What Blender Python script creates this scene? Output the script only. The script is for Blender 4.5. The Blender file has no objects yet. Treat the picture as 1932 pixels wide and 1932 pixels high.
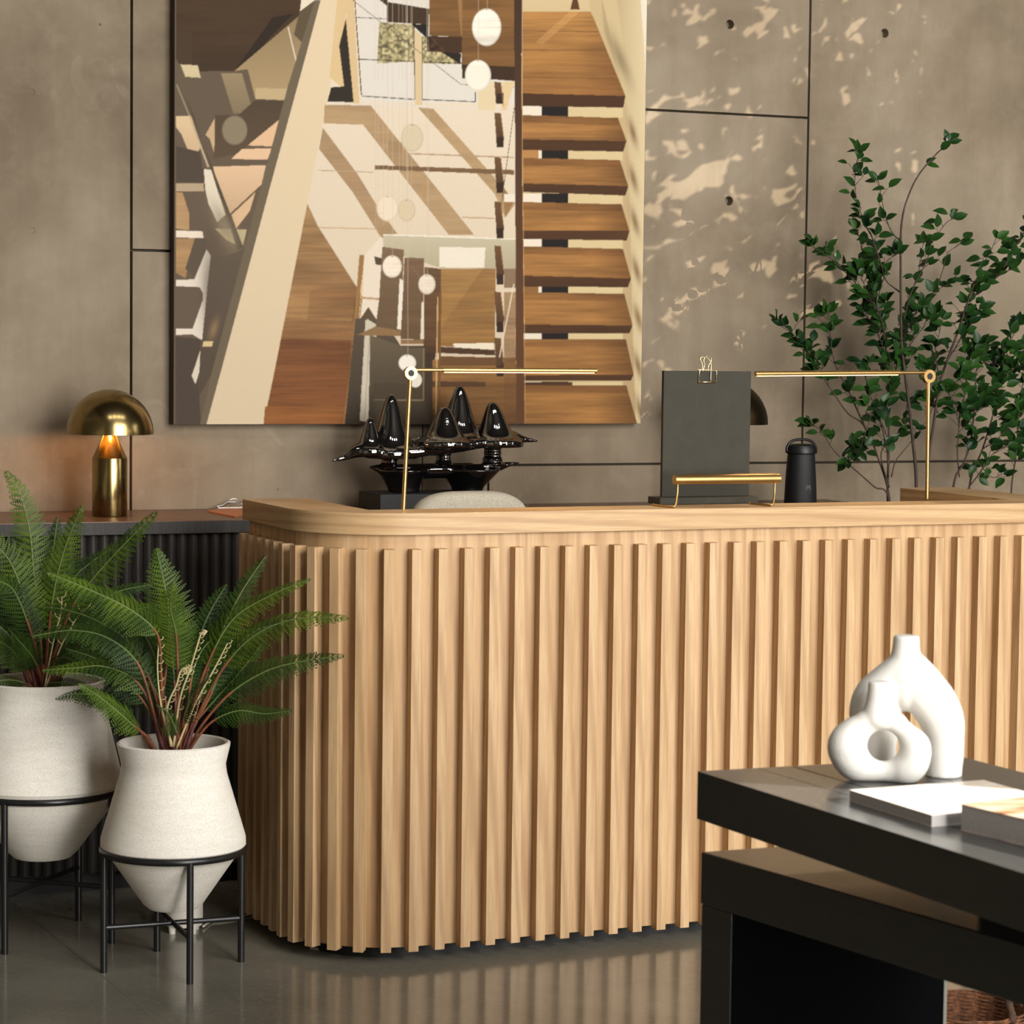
import bpy, math, random
import numpy as np
from mathutils import Vector, Matrix

random.seed(7)
SC = bpy.context.scene
COL = SC.collection
PI = math.pi

# ---------------------------------------------------------------- camera
F_PX, CX, CY, CZ = 4789.36, -2.2989, -5.5846, 1.4847
YAW, PITCH, ROLL = 0.40486, -0.066532, 0.011727
_cy, _sy, _cp, _sp = math.cos(YAW), math.sin(YAW), math.cos(PITCH), math.sin(PITCH)
FWD = Vector((_sy*_cp, _cy*_cp, _sp)); _r = Vector((_cy, -_sy, 0)); _u = _r.cross(FWD)
RGT = math.cos(ROLL)*_r + math.sin(ROLL)*_u
UPV = -math.sin(ROLL)*_r + math.cos(ROLL)*_u
CAMP = Vector((CX, CY, CZ))
cd = bpy.data.cameras.new('camera'); cam = bpy.data.objects.new('camera', cd); COL.objects.link(cam)
cd.sensor_width = 36; cd.lens = F_PX/1932*36; cd.clip_end = 200; cd.clip_start = 0.05
m = Matrix((RGT, UPV, -FWD)).transposed().to_4x4(); m.translation = CAMP
cam.matrix_world = m
SC.camera = cam
cd.dof.use_dof = True; cd.dof.focus_distance = 6.7; cd.dof.aperture_fstop = 9

def at(px, py, ax, val):
    """measured point of the room: where the sight line of a photo pixel meets a plane"""
    d = RGT*((px-966)/F_PX) - UPV*((py-966)/F_PX) + FWD
    i = 'XYZ'.index(ax)
    return CAMP + d*((val-CAMP[i])/d[i])
def to_px(P):
    v = Vector(P)-CAMP; z = v.dot(FWD)
    return 966+F_PX*v.dot(RGT)/z, 966-F_PX*v.dot(UPV)/z
def ppm(P):                      # photo pixels per metre at a point
    return F_PX/(Vector(P)-CAMP).dot(FWD)

# ---------------------------------------------------------------- world, sun, windows, exposure
SC.view_settings.view_transform = 'Standard'
SC.view_settings.look = 'None'
SC.view_settings.gamma = 1
SC.view_settings.use_curve_mapping = False
SC.view_settings.exposure = -0.08
W = bpy.data.worlds.new('world'); SC.world = W; W.use_nodes = True
W.node_tree.nodes['Background'].inputs[0].default_value = (0.95, 0.9, 0.8, 1)
W.node_tree.nodes['Background'].inputs[1].default_value = 0.35
def add_light(name, kind, energy, color, loc, direction=None, **kw):
    l = bpy.data.lights.new(name, kind); l.energy = energy; l.color = color
    for k, v in kw.items(): setattr(l, k, v)
    o = bpy.data.objects.new(name, l); COL.objects.link(o); o.location = loc
    if direction is not None:
        o.rotation_euler = Vector(direction).to_track_quat('-Z', 'Y').to_euler()
    return o
SUN_DIR = Vector((-.7, .6, -.38)).normalized()
SUN = add_light('sun', 'SUN', 15, (1, .95, .86), (8, -8, 6), SUN_DIR, angle=.0015)
WIN = [(0.55, 2.0), (2.7, 1.5), (4.3, .9)]       # centre x, width of the three tall windows behind the camera
for wx, ww in WIN:
    add_light('window_daylight', 'AREA', 375*ww, (1, .975, .94), (wx, -9.25, 3.2), (0, 1, -.06), shape='RECTANGLE', size=ww, size_y=5.8)
add_light('side_fill_light', 'AREA', 40, (1, .975, .94), (4.95, -2.2, 2.1), (-1, .25, -.1), shape='RECTANGLE', size=1.6, size_y=2.6)  # added fill lamp against the solid right wall, no opening behind it

GLINT_OPENINGS = [(-2.1, -1.5, -4.6, -3.7), (-.7, -.1, -4.6, -3.7), (.7, 1.3, -4.6, -3.7), (2.1, 2.7, -4.6, -3.7)]   # ceiling openings added, with lamps, for white reflections in the sculpture
for x0, x1, y0, y1 in GLINT_OPENINGS:
    add_light('glint_light', 'AREA', 34, (1, .975, .94), ((x0+x1)/2, (y0+y1)/2, 6.55), (0, 0, -1), shape='RECTANGLE', size=x1-x0, size_y=y1-y0)

# ---------------------------------------------------------------- helpers
def mesh_obj(name, verts, faces, mat=None, parent=None, smooth=False, mats=None, midx=None):
    me = bpy.data.meshes.new(name); me.from_pydata([tuple(v) for v in verts], [], faces); me.update()
    o = bpy.data.objects.new(name, me); COL.objects.link(o)
    for mt in (mats or ([mat] if mat else [])): me.materials.append(mt)
    if midx is not None: me.polygons.foreach_set('material_index', midx)
    if smooth is True: me.polygons.foreach_set('use_smooth', [True]*len(me.polygons))
    elif smooth:
        me.polygons.foreach_set('use_smooth', [True]*len(me.polygons)); me.set_sharp_from_angle(angle=smooth)
    if parent: o.parent = parent
    return o
class MB:
    def __init__(s): s.v = []; s.f = []; s.m = []
    def _f(s, fs, mi=0):
        s.f += fs; s.m += [mi]*len(fs)
    def box(s, x0, x1, y0, y1, z0, z1, mi=0, M=None, bev=0):
        b = len(s.v)
        P = [(x0,y0,z0),(x1,y0,z0),(x1,y1,z0),(x0,y1,z0),(x0,y0,z1),(x1,y0,z1),(x1,y1,z1),(x0,y1,z1)]
        if M is not None: P = [tuple(M @ Vector(p)) for p in P]
        s.v += P
        s._f([(b,b+3,b+2,b+1),(b+4,b+5,b+6,b+7),(b,b+1,b+5,b+4),(b+1,b+2,b+6,b+5),(b+2,b+3,b+7,b+6),(b+3,b,b+4,b+7)], mi)
        return s
    def prism(s, pts, z0, z1, mi=0):
        b = len(s.v); n = len(pts)
        s.v += [(p[0],p[1],z0) for p in pts] + [(p[0],p[1],z1) for p in pts]
        s._f([tuple(b+n-1-i for i in range(n)), tuple(b+n+i for i in range(n))] + [(b+i, b+(i+1)%n, b+n+(i+1)%n, b+n+i) for i in range(n)], mi)
        return s
    def strip(s, outer, inner, z0, z1, mi=0):
        """open band between two polylines (same count)"""
        b = len(s.v); n = len(outer)
        for z in (z0, z1):
            s.v += [(p[0],p[1],z) for p in outer] + [(p[0],p[1],z) for p in inner]
        o0, i0, o1, i1 = b, b+n, b+2*n, b+3*n
        fs = []
        for k in range(n-1):
            fs += [(o0+k, o0+k+1, o1+k+1, o1+k), (i0+k+1, i0+k, i1+k, i1+k+1), (o1+k, o1+k+1, i1+k+1, i1+k), (o0+k+1, o0+k, i0+k, i0+k+1)]
        fs += [(o0, o1, i1, i0), (o0+n-1, i0+n-1, i1+n-1, o1+n-1)]
        s._f(fs, mi); return s
    def lathe(s, prof, seg=48, c=(0,0,0), mi=0, cap0=True, cap1=True):
        b = len(s.v); n = len(prof)
        for r, z in prof:
            for k in range(seg):
                a = 2*PI*k/seg; s.v.append((c[0]+r*math.cos(a), c[1]+r*math.sin(a), c[2]+z))
        fs = []
        for i in range(n-1):
            for k in range(seg):
                k2 = (k+1) % seg
                fs.append((b+i*seg+k, b+i*seg+k2, b+(i+1)*seg+k2, b+(i+1)*seg+k))
        if cap0: fs.append(tuple(b+seg-1-k for k in range(seg)))
        if cap1: fs.append(tuple(b+(n-1)*seg+k for k in range(seg)))
        s._f(fs, mi); return s
    def tube(s, pts, r, seg=8, mi=0, closed=False, flat=None):
        pts = [Vector(p) for p in pts]; n = len(pts)
        rr = r if isinstance(r, (list, tuple)) else [r]*n
        b = len(s.v); prev = None
        for i, p in enumerate(pts):
            if closed: t = pts[(i+1)%n]-pts[i-1]
            else: t = pts[min(i+1,n-1)]-pts[max(i-1,0)]
            t.normalize()
            if prev is None:
                a = Vector((0,0,1)) if abs(t.z) < .9 else Vector((1,0,0))
                x = t.cross(a).normalized()
            else:
                x = (prev - t*prev.dot(t)).normalized()
            prev = x; y = t.cross(x)
            for k in range(seg):
                a = 2*PI*k/seg
                q = p + x*math.cos(a)*rr[i] + y*math.sin(a)*rr[i]
                s.v.append(tuple(q))
        fs = []
        for i in range(n if closed else n-1):
            j = (i+1) % n
            for k in range(seg):
                k2 = (k+1) % seg
                fs.append((b+i*seg+k, b+i*seg+k2, b+j*seg+k2, b+j*seg+k))
        if not closed:
            fs += [tuple(b+seg-1-k for k in range(seg)), tuple(b+(n-1)*seg+k for k in range(seg))]
        s._f(fs, mi); return s
    def ball(s, c, r, seg=16, sc=(1,1,1), mi=0):
        n = seg//2
        prof = [(max(r*math.sin(PI*i/n), 1e-4), -r*math.cos(PI*i/n)) for i in range(n+1)]
        b = len(s.v); s.lathe(prof, seg, (0,0,0), mi)
        s.v[b:] = [(c[0]+x*sc[0], c[1]+y*sc[1], c[2]+z*sc[2]) for x,y,z in s.v[b:]]
        return s
    def build(s, name, mats, parent=None, smooth=False, bevel=0, seg=2):
        mats = mats if isinstance(mats, (list, tuple)) else [mats]
        o = mesh_obj(name, s.v, s.f, parent=parent, smooth=smooth, mats=mats, midx=s.m)
        if bevel:
            md = o.modifiers.new('bevel', 'BEVEL'); md.width = bevel; md.segments = seg; md.limit_method = 'ANGLE'; md.angle_limit = .6
            if not smooth:
                o.data.polygons.foreach_set('use_smooth', [True]*len(o.data.polygons)); md.harden_normals = True
                o.data.set_sharp_from_angle(angle=.6)
        return o
def tag(o, label=None, cat=None, group=None, kind=None):
    if label: o['label'] = label
    if cat: o['category'] = cat
    if group: o['group'] = group
    if kind: o['kind'] = kind
    return o
def thing(name, label, cat, loc=(0,0,0), rz=0, group=None):
    o = bpy.data.objects.new(name, None); COL.objects.link(o); o.empty_display_size = .05
    o.location = loc; o.rotation_euler = (0,0,rz); tag(o, label, cat, group)
    return o
def fuse(mb, name, mat, parent, voxel, iters=6, fac=.6):
    """melt overlapping shapes into one smooth surface"""
    me = bpy.data.meshes.new('tmp'); me.from_pydata(mb.v, [], mb.f); me.update()
    t = bpy.data.objects.new('tmp', me); COL.objects.link(t)
    r = t.modifiers.new('r', 'REMESH'); r.mode = 'VOXEL'; r.voxel_size = voxel
    if iters:
        q = t.modifiers.new('s', 'SMOOTH'); q.iterations = iters; q.factor = fac
    dg = bpy.context.evaluated_depsgraph_get(); dg.update()
    nm = bpy.data.meshes.new_from_object(t.evaluated_get(dg))
    bpy.data.objects.remove(t)
    nm.name = name; nm.materials.clear(); nm.materials.append(mat)
    nm.polygons.foreach_set('use_smooth', [True]*len(nm.polygons))
    o = bpy.data.objects.new(name, nm); COL.objects.link(o)
    if parent: o.parent = parent
    return o
def catmull(pts, n=8):
    P = [Vector(p) for p in pts]; P = [2*P[0]-P[1]] + P + [2*P[-1]-P[-2]]; out = []
    for i in range(1, len(P)-2):
        for k in range(n):
            t = k/n
            out.append(.5*((2*P[i]) + (P[i+1]-P[i-1])*t + (2*P[i-1]-5*P[i]+4*P[i+1]-P[i+2])*t*t + (3*P[i]-P[i-1]-3*P[i+1]+P[i+2])*t**3))
    out.append(P[-2]); return out
def bezier3(a, b, c, n):
    a, b, c = Vector(a), Vector(b), Vector(c)
    return [a*(1-t)**2 + b*2*t*(1-t) + c*t*t for t in [i/n for i in range(n+1)]]

# ---------------------------------------------------------------- materials
def lin(c):
    f = lambda x: x/12.92 if x <= .04045 else ((x+.055)/1.055)**2.4
    return tuple(f(v/255) for v in c) + (1,)
class Mat:
    def __init__(s, name, rough=.5, metal=0, spec=.5, color=(128,128,128)):
        s.m = bpy.data.materials.new(name); s.m.use_nodes = True
        s.nt = s.m.node_tree; s.b = s.nt.nodes['Principled BSDF']
        s.b.inputs['Roughness'].default_value = rough; s.b.inputs['Metallic'].default_value = metal
        s.b.inputs['Specular IOR Level'].default_value = spec; s.b.inputs['Base Color'].default_value = lin(color)
    def n(s, t, **kw):
        x = s.nt.nodes.new(t)
        for k, v in kw.items():
            if k in x.inputs.keys(): x.inputs[k].default_value = v
            else: setattr(x, k, v)
        return x
    def l(s, a, b): s.nt.links.new(a, b)
    def coord(s, scale=(1,1,1), rnd=False):
        tc = s.n('ShaderNodeTexCoord'); mp = s.n('ShaderNodeMapping'); mp.inputs['Scale'].default_value = scale
        src = tc.outputs['Object']
        if rnd:
            oi = s.n('ShaderNodeObjectInfo'); va = s.n('ShaderNodeVectorMath', operation='MULTIPLY_ADD')
            cb = s.n('ShaderNodeCombineXYZ')
            for i in range(3): s.l(oi.outputs['Random'], cb.inputs[i])
            va.inputs[1].default_value = (37, 53, 19); s.l(cb.outputs[0], va.inputs[0]); s.l(src, va.inputs[2])
            src = va.outputs[0]
        s.l(src, mp.inputs[0]); return mp.outputs[0]
    def noise(s, vec, scale, detail=3, rough=.5, dist=0):
        x = s.n('ShaderNodeTexNoise'); x.inputs['Scale'].default_value = scale; x.inputs['Detail'].default_value = detail
        x.inputs['Roughness'].default_value = rough; x.inputs['Distortion'].default_value = dist
        s.l(vec, x.inputs['Vector']); return x.outputs[0]
    def ramp(s, fac, stops):
        x = s.n('ShaderNodeValToRGB'); e = x.color_ramp.elements
        while len(e) < len(stops): e.new(.5)
        for i, (p, c) in enumerate(stops): e[i].position = p; e[i].color = lin(c)
        s.l(fac, x.inputs[0]); return x.outputs[0]
    def mix(s, fac, a, b, mode='MIX'):
        x = s.n('ShaderNodeMix', data_type='RGBA', blend_type=mode)
        if isinstance(fac, (int, float)): x.inputs[0].default_value = fac
        else: s.l(fac, x.inputs[0])
        for sock, v in ((x.inputs[6], a), (x.inputs[7], b)):
            if isinstance(v, tuple): sock.default_value = lin(v) if len(v) == 3 else v
            else: s.l(v, sock)
        return x.outputs[2]
    def color(s, out): s.l(out, s.b.inputs['Base Color'])
    def bump(s, h, strength=.2, dist=.002):
        x = s.n('ShaderNodeBump'); x.inputs['Strength'].default_value = strength; x.inputs['Distance'].default_value = dist
        s.l(h, x.inputs['Height']); s.l(x.outputs[0], s.b.inputs['Normal'])
    def maprange(s, v, a, b, c, d):
        x = s.n('ShaderNodeMapRange'); s.l(v, x.inputs[0])
        for i, q in enumerate((a, b, c, d)): x.inputs[i+1].default_value = q
        return x.outputs[0]

def oak(name, scale, c0, c1, c2, rough=.5, rnd=False):
    M = Mat(name, rough, spec=.3)
    v = M.coord(scale, rnd)
    big = M.noise(M.coord(tuple(x*.22 for x in scale), rnd), 1.0, 2, .5, 1.2)
    wv = M.n('ShaderNodeTexWave', wave_type='BANDS', bands_direction='DIAGONAL')
    wv.inputs['Scale'].default_value = .35; wv.inputs['Distortion'].default_value = 7; wv.inputs['Detail'].default_value = 2; wv.inputs['Detail Scale'].default_value = .8
    M.l(v, wv.inputs['Vector'])
    fine = M.noise(v, 3.2, 3, .6)
    base = M.ramp(big, [(.3, c0), (.7, c1)])
    g = M.maprange(wv.outputs[1], .45, 1, 0, .42)
    col = M.mix(g, base, c2)
    f2 = M.maprange(fine, .35, .75, 0, .38)
    col = M.mix(f2, col, c2)
    M.color(col); M.bump(fine, .12, .001)
    return M.m
OAK = oak('oak_vertical', (55, 55, 3.0), (208,177,138), (193,160,118), (150,112,74), rnd=True)
OAK_PANEL = oak('oak_panel', (40, 40, 2.2), (205,173,133), (188,154,112), (148,110,72))
OAK_TOP = oak('oak_worktop', (2.6, 2.6, 70), (202,170,128), (188,154,112), (150,112,74), rough=.42)

def simple(name, c, rough=.5, metal=0, spec=.5, var=0, vscale=20, bump=0, bscale=200):
    M = Mat(name, rough, metal, spec, c)
    if var:
        v = M.coord(); nz = M.noise(v, vscale, 4, .6)
        lo = tuple(max(0, x*(1-var)) for x in c); hi = tuple(min(255, x*(1+var)) for x in c)
        M.color(M.ramp(nz, [(.3, lo), (.7, hi)]))
    if bump:
        v = M.coord(); M.bump(M.noise(v, bscale, 3, .6), bump, .002)
    return M.m
BRASS = simple('brushed_brass', (150,130,86), .22, 1, var=.06, vscale=30)
BRASS_UNLIT = simple('unlit_brass', (66,54,36), .4, 1, var=.08)  # dimmer copy of the brass, standing in for missing light on the second lamp
GOLD = simple('polished_brass', (200,164,104), .33, 1)
BLACKMETAL = simple('black_steel', (22,23,23), .33, 0, .5)
BLACKPL = simple('black_plastic', (14,15,17), .45, 0, .4)
GLAZE = simple('black_glaze', (9,8,8), .04, 0, 1.0)
GLAZE.node_tree.nodes['Principled BSDF'].inputs['IOR'].default_value = 1.9
BLACKBOX = simple('matt_black', (12,12,12), .6)
def darkwood(name, c0, c1, scale, rough=.35, spec=.5):
    M = Mat(name, rough, 0, spec); v = M.coord(scale)
    M.color(M.ramp(M.noise(v, 3, 4, .6, .8), [(.3, c0), (.7, c1)])); M.bump(M.noise(v, 6, 3), .15, .001)
    return M.m
RECESS = simple('recess_dark', (10,12,12), .95, 0, .05)  # black put on to keep the recess below the lower shelf dark
DARKTABLE = darkwood('dark_stained_wood', (17,18,15), (30,29,25), (14, 1.2, 14), .24, .6)
_tb = DARKTABLE.node_tree.nodes['Principled BSDF']; _tb.inputs['Sheen Weight'].default_value = .06; _tb.inputs['Sheen Roughness'].default_value = .4
DARKOAK = darkwood('charcoal_oak', (30,28,26), (52,48,44), (40, 40, 2.0), .5, .3)
DARKTOP = darkwood('charcoal_oak_top', (78,54,40), (104,74,54), (2, 30, 30), .32, .4)
BOARD = simple('black_linen_board', (60,58,50), .75, 0, .2, bump=.3, bscale=700, var=.05)
CHAIRFAB = simple('grey_wool_fabric', (168,163,150), .95, 0, .1, var=.1, vscale=300, bump=.3, bscale=500)
def stone():
    M = Mat('whitewashed_clay', .9, 0, .15); v = M.coord(); v2 = M.coord((4,4,26))
    a = M.noise(v, 420, 3, .7); b = M.noise(v2, 3, 3, .6); c = M.noise(v, 5, 2)
    col = M.ramp(a, [(.34, (208,201,188)), (.5, (236,231,221)), (.7, (244,240,232))])
    col = M.mix(M.maprange(b, .4, .7, 0, .25), col, (206,194,174)); col = M.mix(M.maprange(c, .5, .75, 0, .3), col, (216,204,180))
    M.color(col); M.bump(a, .25, .0015); return M.m
STONE = stone()
CERAMIC = simple('white_bisque_ceramic', (226,223,216), .8, 0, .2, bump=.1, bscale=400)
WHITEPL = simple('white_plastic', (214,208,196), .4)
SOIL = simple('dry_moss', (112,92,70), .95, 0, .1, var=.35, vscale=60, bump=.8, bscale=120)
def leafmat(name, c0, c1, sc=9, rough=.42, trans=.15):
    M = Mat(name, rough, 0, .2); v = M.coord()
    M.color(M.ramp(M.noise(v, sc, 2), [(.3, c0), (.7, c1)]))
    M.b.inputs['Transmission Weight'].default_value = 0
    return M.m
FERN = leafmat('fern_green', (38,60,12), (84,106,26), 14, .5)
RACH = simple('fern_rachis', (96,112,56), .6)
FERN2 = leafmat('fern_green_dark', (24,44,14), (52,76,22), 14, .5)
LEAF = leafmat('glossy_leaf', (12,36,16), (38,70,24), 11, .35)
STALK = simple('fern_stalk', (120,70,42), .6, var=.2, vscale=30)
STALKRED = simple('fern_stalk_base', (78,34,28), .65, var=.3, vscale=40)
FIDDLE = simple('pale_fiddlehead', (182,168,122), .7)
TWIG = simple('dark_twig', (52,36,28), .7, var=.3, vscale=40)
BAMBOO = simple('green_stem', (86,94,66), .6, var=.3, vscale=25)

def concrete(name, c0, c1, c2, rough=.75):
    M = Mat(name, rough, 0, .25); v = M.coord()
    vs = M.coord((5, 5, .7))
    a = M.noise(v, 1.6, 5, .62, .4); b = M.noise(v, 9, 6, .7, .3); s = M.noise(vs, 3.0, 4, .6); f = M.noise(v, 120, 4, .7)
    col = M.ramp(a, [(.3, c0), (.5, c1), (.72, c2)])
    col = M.mix(M.maprange(s, .42, .75, 0, .32), col, c0)
    col = M.mix(M.maprange(b, .5, .8, 0, .4), col, c2)
    col = M.mix(M.maprange(f, .55, .8, 0, .25), col, c0)
    vor = M.n('ShaderNodeTexVoronoi'); vor.inputs['Scale'].default_value = 7; M.l(v, vor.inputs['Vector'])
    pit = M.maprange(vor.outputs[0], .02, .035, .7, 0)
    col = M.mix(pit, col, (60,54,46))
    sm = M.noise(v, 6, 2, .5, 2.0); sm2 = M.noise(v, 1.1, 2, .5)
    x = M.n('ShaderNodeMath', operation='MULTIPLY'); M.l(M.maprange(sm, .62, .7, 0, .12), x.inputs[0]); M.l(M.maprange(sm2, .45, .6, 0, 1), x.inputs[1])
    col = M.mix(x.outputs[0], col, (176,164,144))
    M.color(col); M.bump(b, .15, .004); return M.m
CONC = concrete('board_concrete', (104,91,73), (126,112,93), (147,134,115))
def floor_mat():
    M = Mat('polished_concrete', .1, 0, .5); v = M.coord()
    a = M.noise(v, 1.2, 5, .6); b = M.noise(v, 60, 5, .75); sp = M.noise(v, 220, 2, .5)
    col = M.ramp(a, [(.3, (98,94,83)), (.7, (134,129,116))])
    col = M.mix(M.maprange(b, .5, .8, 0, .55), col, (150,145,132))
    col = M.mix(M.maprange(sp, .74, .8, 0, .6), col, (190,182,165))
    M.color(col)
    rg = M.noise(v, 5, 4, .6); M.l(M.maprange(rg, .3, .7, .09, .17), M.b.inputs['Roughness'])
    return M.m
FLOOR = floor_mat()
DARKWALL = simple('dark_plaster', (58,54,49), .9, 0, .2)
PLASTER = simple('plaster', (92,87,79), .9, 0, .2)
# ================================================================ the setting
YW = 1.44
XL, XR, YB, ZC = -4.5, 5.0, -9.0, 6.5
tag(mesh_obj('floor', [(XL,YB,0),(XR,YB,0),(XR,YW+.1,0),(XL,YW+.1,0)], [(0,1,2,3)], FLOOR), kind='structure')
_c = MB(); _x = [XL] + [v for r_ in GLINT_OPENINGS for v in r_[:2]] + [XR]; _y0, _y1 = GLINT_OPENINGS[0][2], GLINT_OPENINGS[0][3]
_c.box(XL,XR,YB,_y0,ZC,ZC+.1); _c.box(XL,XR,_y1,YW+.1,ZC,ZC+.1)
for i in range(0, len(_x), 2): _c.box(_x[i],_x[i+1],_y0,_y1,ZC,ZC+.1)
tag(_c.build('ceiling', DARKWALL), kind='structure')
tag(MB().box(XL-.1,XL,YB,YW+.1,0,ZC).build('wall_left', PLASTER), kind='structure')
# saw-cut joint in the floor
a = at(20,1700,'Z',0); b = at(305,1932,'Z',0); d = (b-a).normalized(); nn = Vector((-d.y, d.x, 0))*.0016
a2 = a-d*.45; b2 = b+d*3
tag(MB().prism([a2-nn, b2-nn, b2+nn, a2+nn], 0, .0006).build('trim_1', simple('joint_filler', (112,108,96), .5)), kind='structure')

# rear (camera side) wall with three tall window openings, and right wall with two clerestory openings
def wall_with_openings(name, axis, const, th, u0, u1, z0, z1, opens, mat):
    mb = MB(); us = sorted({u0, u1} | {o[0] for o in opens} | {o[1] for o in opens}); zs = sorted({z0, z1} | {o[2] for o in opens} | {o[3] for o in opens})
    for i in range(len(us)-1):
        for j in range(len(zs)-1):
            uc, zc = (us[i]+us[i+1])/2, (zs[j]+zs[j+1])/2
            if any(o[0] < uc < o[1] and o[2] < zc < o[3] for o in opens): continue
            if axis == 'Y': mb.box(us[i], us[i+1], const-th, const, zs[j], zs[j+1])
            else: mb.box(const, const+th, us[i], us[i+1], zs[j], zs[j+1])
    return tag(mb.build(name, mat), kind='structure')
OW = [(wx-ww/2, wx+ww/2,   .25, 6.15) for wx, ww in WIN]
wall_with_openings('wall_front', 'Y', YB, .15, XL, XR, 0, ZC, OW, PLASTER)
OPA = (-2.0, -1.0, 3.3, 5.1)      # clerestory whose sun reaches the concrete wall through leaves
OPB = (-8.3, -6.36, 2.9, 3.75)     # clerestory whose sun reaches the dark table
OPC = (-3.0, -1.4, .8, 2.1)
wall_with_openings('wall_right', 'X', XR, .15, YB, YW+.1, 0, ZC, [OPA, OPB], DARKWALL)
FRAME = simple('window_frame_dark', (38,36,34), .5)
def win_frame(n, axis, const, o):
    mb = MB(); u0, u1, z0, z1 = o; w = .04
    for (a_, b_, c_, d_) in ((u0,u0+w,z0,z1),(u1-w,u1,z0,z1),(u0,u1,z0,z0+w),(u0,u1,z1-w,z1)):
        if axis == 'Y': mb.box(a_, b_, const-.1, const-.05, c_, d_)
        else: mb.box(const+.05, const+.1, a_, b_, c_, d_)
    tag(mb.build('window_%d' % n, FRAME), kind='structure')
for i, o in enumerate(OW): win_frame(i+1, 'Y', YB, o)
GL = Mat('sun_dimming_pane', .0); _t = GL.n('ShaderNodeBsdfTransparent'); _t.inputs[0].default_value = (.70,.68,.64,1)  # unseen pane added to weaken the sun that dapples the concrete
GL.l(_t.outputs[0], GL.nt.nodes['Material Output'].inputs['Surface'])
tag(MB().box(XR+.07, XR+.076, OPA[0], OPA[1], OPA[2], OPA[3]).build('window_6', GL.m), kind='structure')
win_frame(4, 'X', XR, OPA); win_frame(5, 'X', XR, OPB)

# ---- concrete wall: cast panels with open joints and tie holes
J1 = -.464; J2 = 1.708; ZT = 2.2; ZL = 1.117; J3 = .633
G = .0019      # half joint width
def panel(bm_v, bm_f, x0, x1, z0, z1, holes):
    import bmesh
    bm = bmesh.new(); c = .002
    ring = [bm.verts.new(p) for p in ((x0+c,YW,z0+c),(x1-c,YW,z0+c),(x1-c,YW,z1-c),(x0+c,YW,z1-c))]
    back = [bm.verts.new(p) for p in ((x0,YW+.03,z0),(x1,YW+.03,z0),(x1,YW+.03,z1),(x0,YW+.03,z1))]
    edges = [bm.edges.new((ring[i], ring[(i+1)%4])) for i in range(4)]
    for i in range(4): bm.faces.new((ring[(i+1)%4], ring[i], back[i], back[(i+1)%4]))
    for hx, hz, r, dp in holes:
        N = 24
        h = [bm.verts.new((hx+r*math.cos(2*PI*k/N), YW, hz+r*math.sin(2*PI*k/N))) for k in range(N)]
        g = [bm.verts.new((hx+r*.9*math.cos(2*PI*k/N), YW+dp, hz+r*.9*math.sin(2*PI*k/N))) for k in range(N)]
        edges += [bm.edges.new((h[k], h[(k+1)%N])) for k in range(N)]
        for k in range(N): bm.faces.new((h[k], h[(k+1)%N], g[(k+1)%N], g[k]))
        bm.faces.new(list(reversed(g)))
    bmesh.ops.triangle_fill(bm, use_beauty=True, edges=edges)
    bmesh.ops.recalc_face_normals(bm, faces=bm.faces)
    bm.verts.index_update(); base = len(bm_v)
    bm_v += [tuple(v.co) for v in bm.verts]; bm_f += [tuple(base+v.index for v in f.verts) for f in bm.faces]
    bm.free()
V, Fc = [], []
HR = .0145
panel(V, Fc, XL, J1-G, 0, ZC, [(-.746,2.16,.009,.0015), (-.746,1.78,.009,.0015)])
XM = .42
panel(V, Fc, J1+G, XM, 1.733+G, ZC, [])
panel(V, Fc, XM, J2-G, ZT+G, ZC, [(1.424,2.474,HR,.03)])
panel(V, Fc, J1+G, XM, 0, 1.733-G, [])
panel(V, Fc, XM, J2-G, ZL+G, ZT-G, [(1.431,1.932,HR,.03)])
panel(V, Fc, J2+G, XR, ZL+G, ZC, [(1.979,2.479,HR,.03)])
panel(V, Fc, J3+G, XR, 0, ZL-G, [])
panel(V, Fc, XM, J3-G, 0, ZL-G, [])
nb = len(V)
V += [(XL,YW+.012,0),(XR,YW+.012,0),(XR,YW+.012,ZC),(XL,YW+.012,ZC)]
# backing lies behind the joints only (cut away at the tie holes by depth)
WB = mesh_obj('wall_back', V[:nb], Fc, CONC); tag(WB, kind='structure')
tag(MB().box(XL,XR,YW+.035,YW+.1,0,ZC).build('trim_2', simple('joint_shadow_gap', (92,82,70), .9)), kind='structure')

# ================================================================ reception desk
R0 = .27                       # radius of the slat line
XLs, XRs = -.401, 1.806        # outer X of the slats left / right
Y_END = .61
TS = .030                      # slat projection
def path(off, n=14, yend=Y_END, inset_end=0):
    """plan line of the desk front, moved inwards by off"""
    r = R0-off; p = [(XLs+off, yend)]
    for k in range(n+1):
        a_ = PI + (PI/2)*k/n
        p.append((XLs+R0+r*math.cos(a_), R0+r*math.sin(a_)))
    for k in range(n+1):
        a_ = 1.5*PI + (PI/2)*k/n
        p.append((XRs-R0+r*math.cos(a_), R0+r*math.sin(a_)))
    p.append((XRs-off, yend)); return p
desk = thing('reception_desk', 'light oak reception desk with vertical slats and rounded corners', 'reception desk', (0,0,0))
PW = path(.014, yend=.623)
inner = [(-.215,.623)] + [(-.215,.16)]*1 + [(-.215+ (1.62+.215)*i/27, .155) for i in range(28)]*1 + [(1.62,.16)] + [(1.62,.623)]
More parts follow.
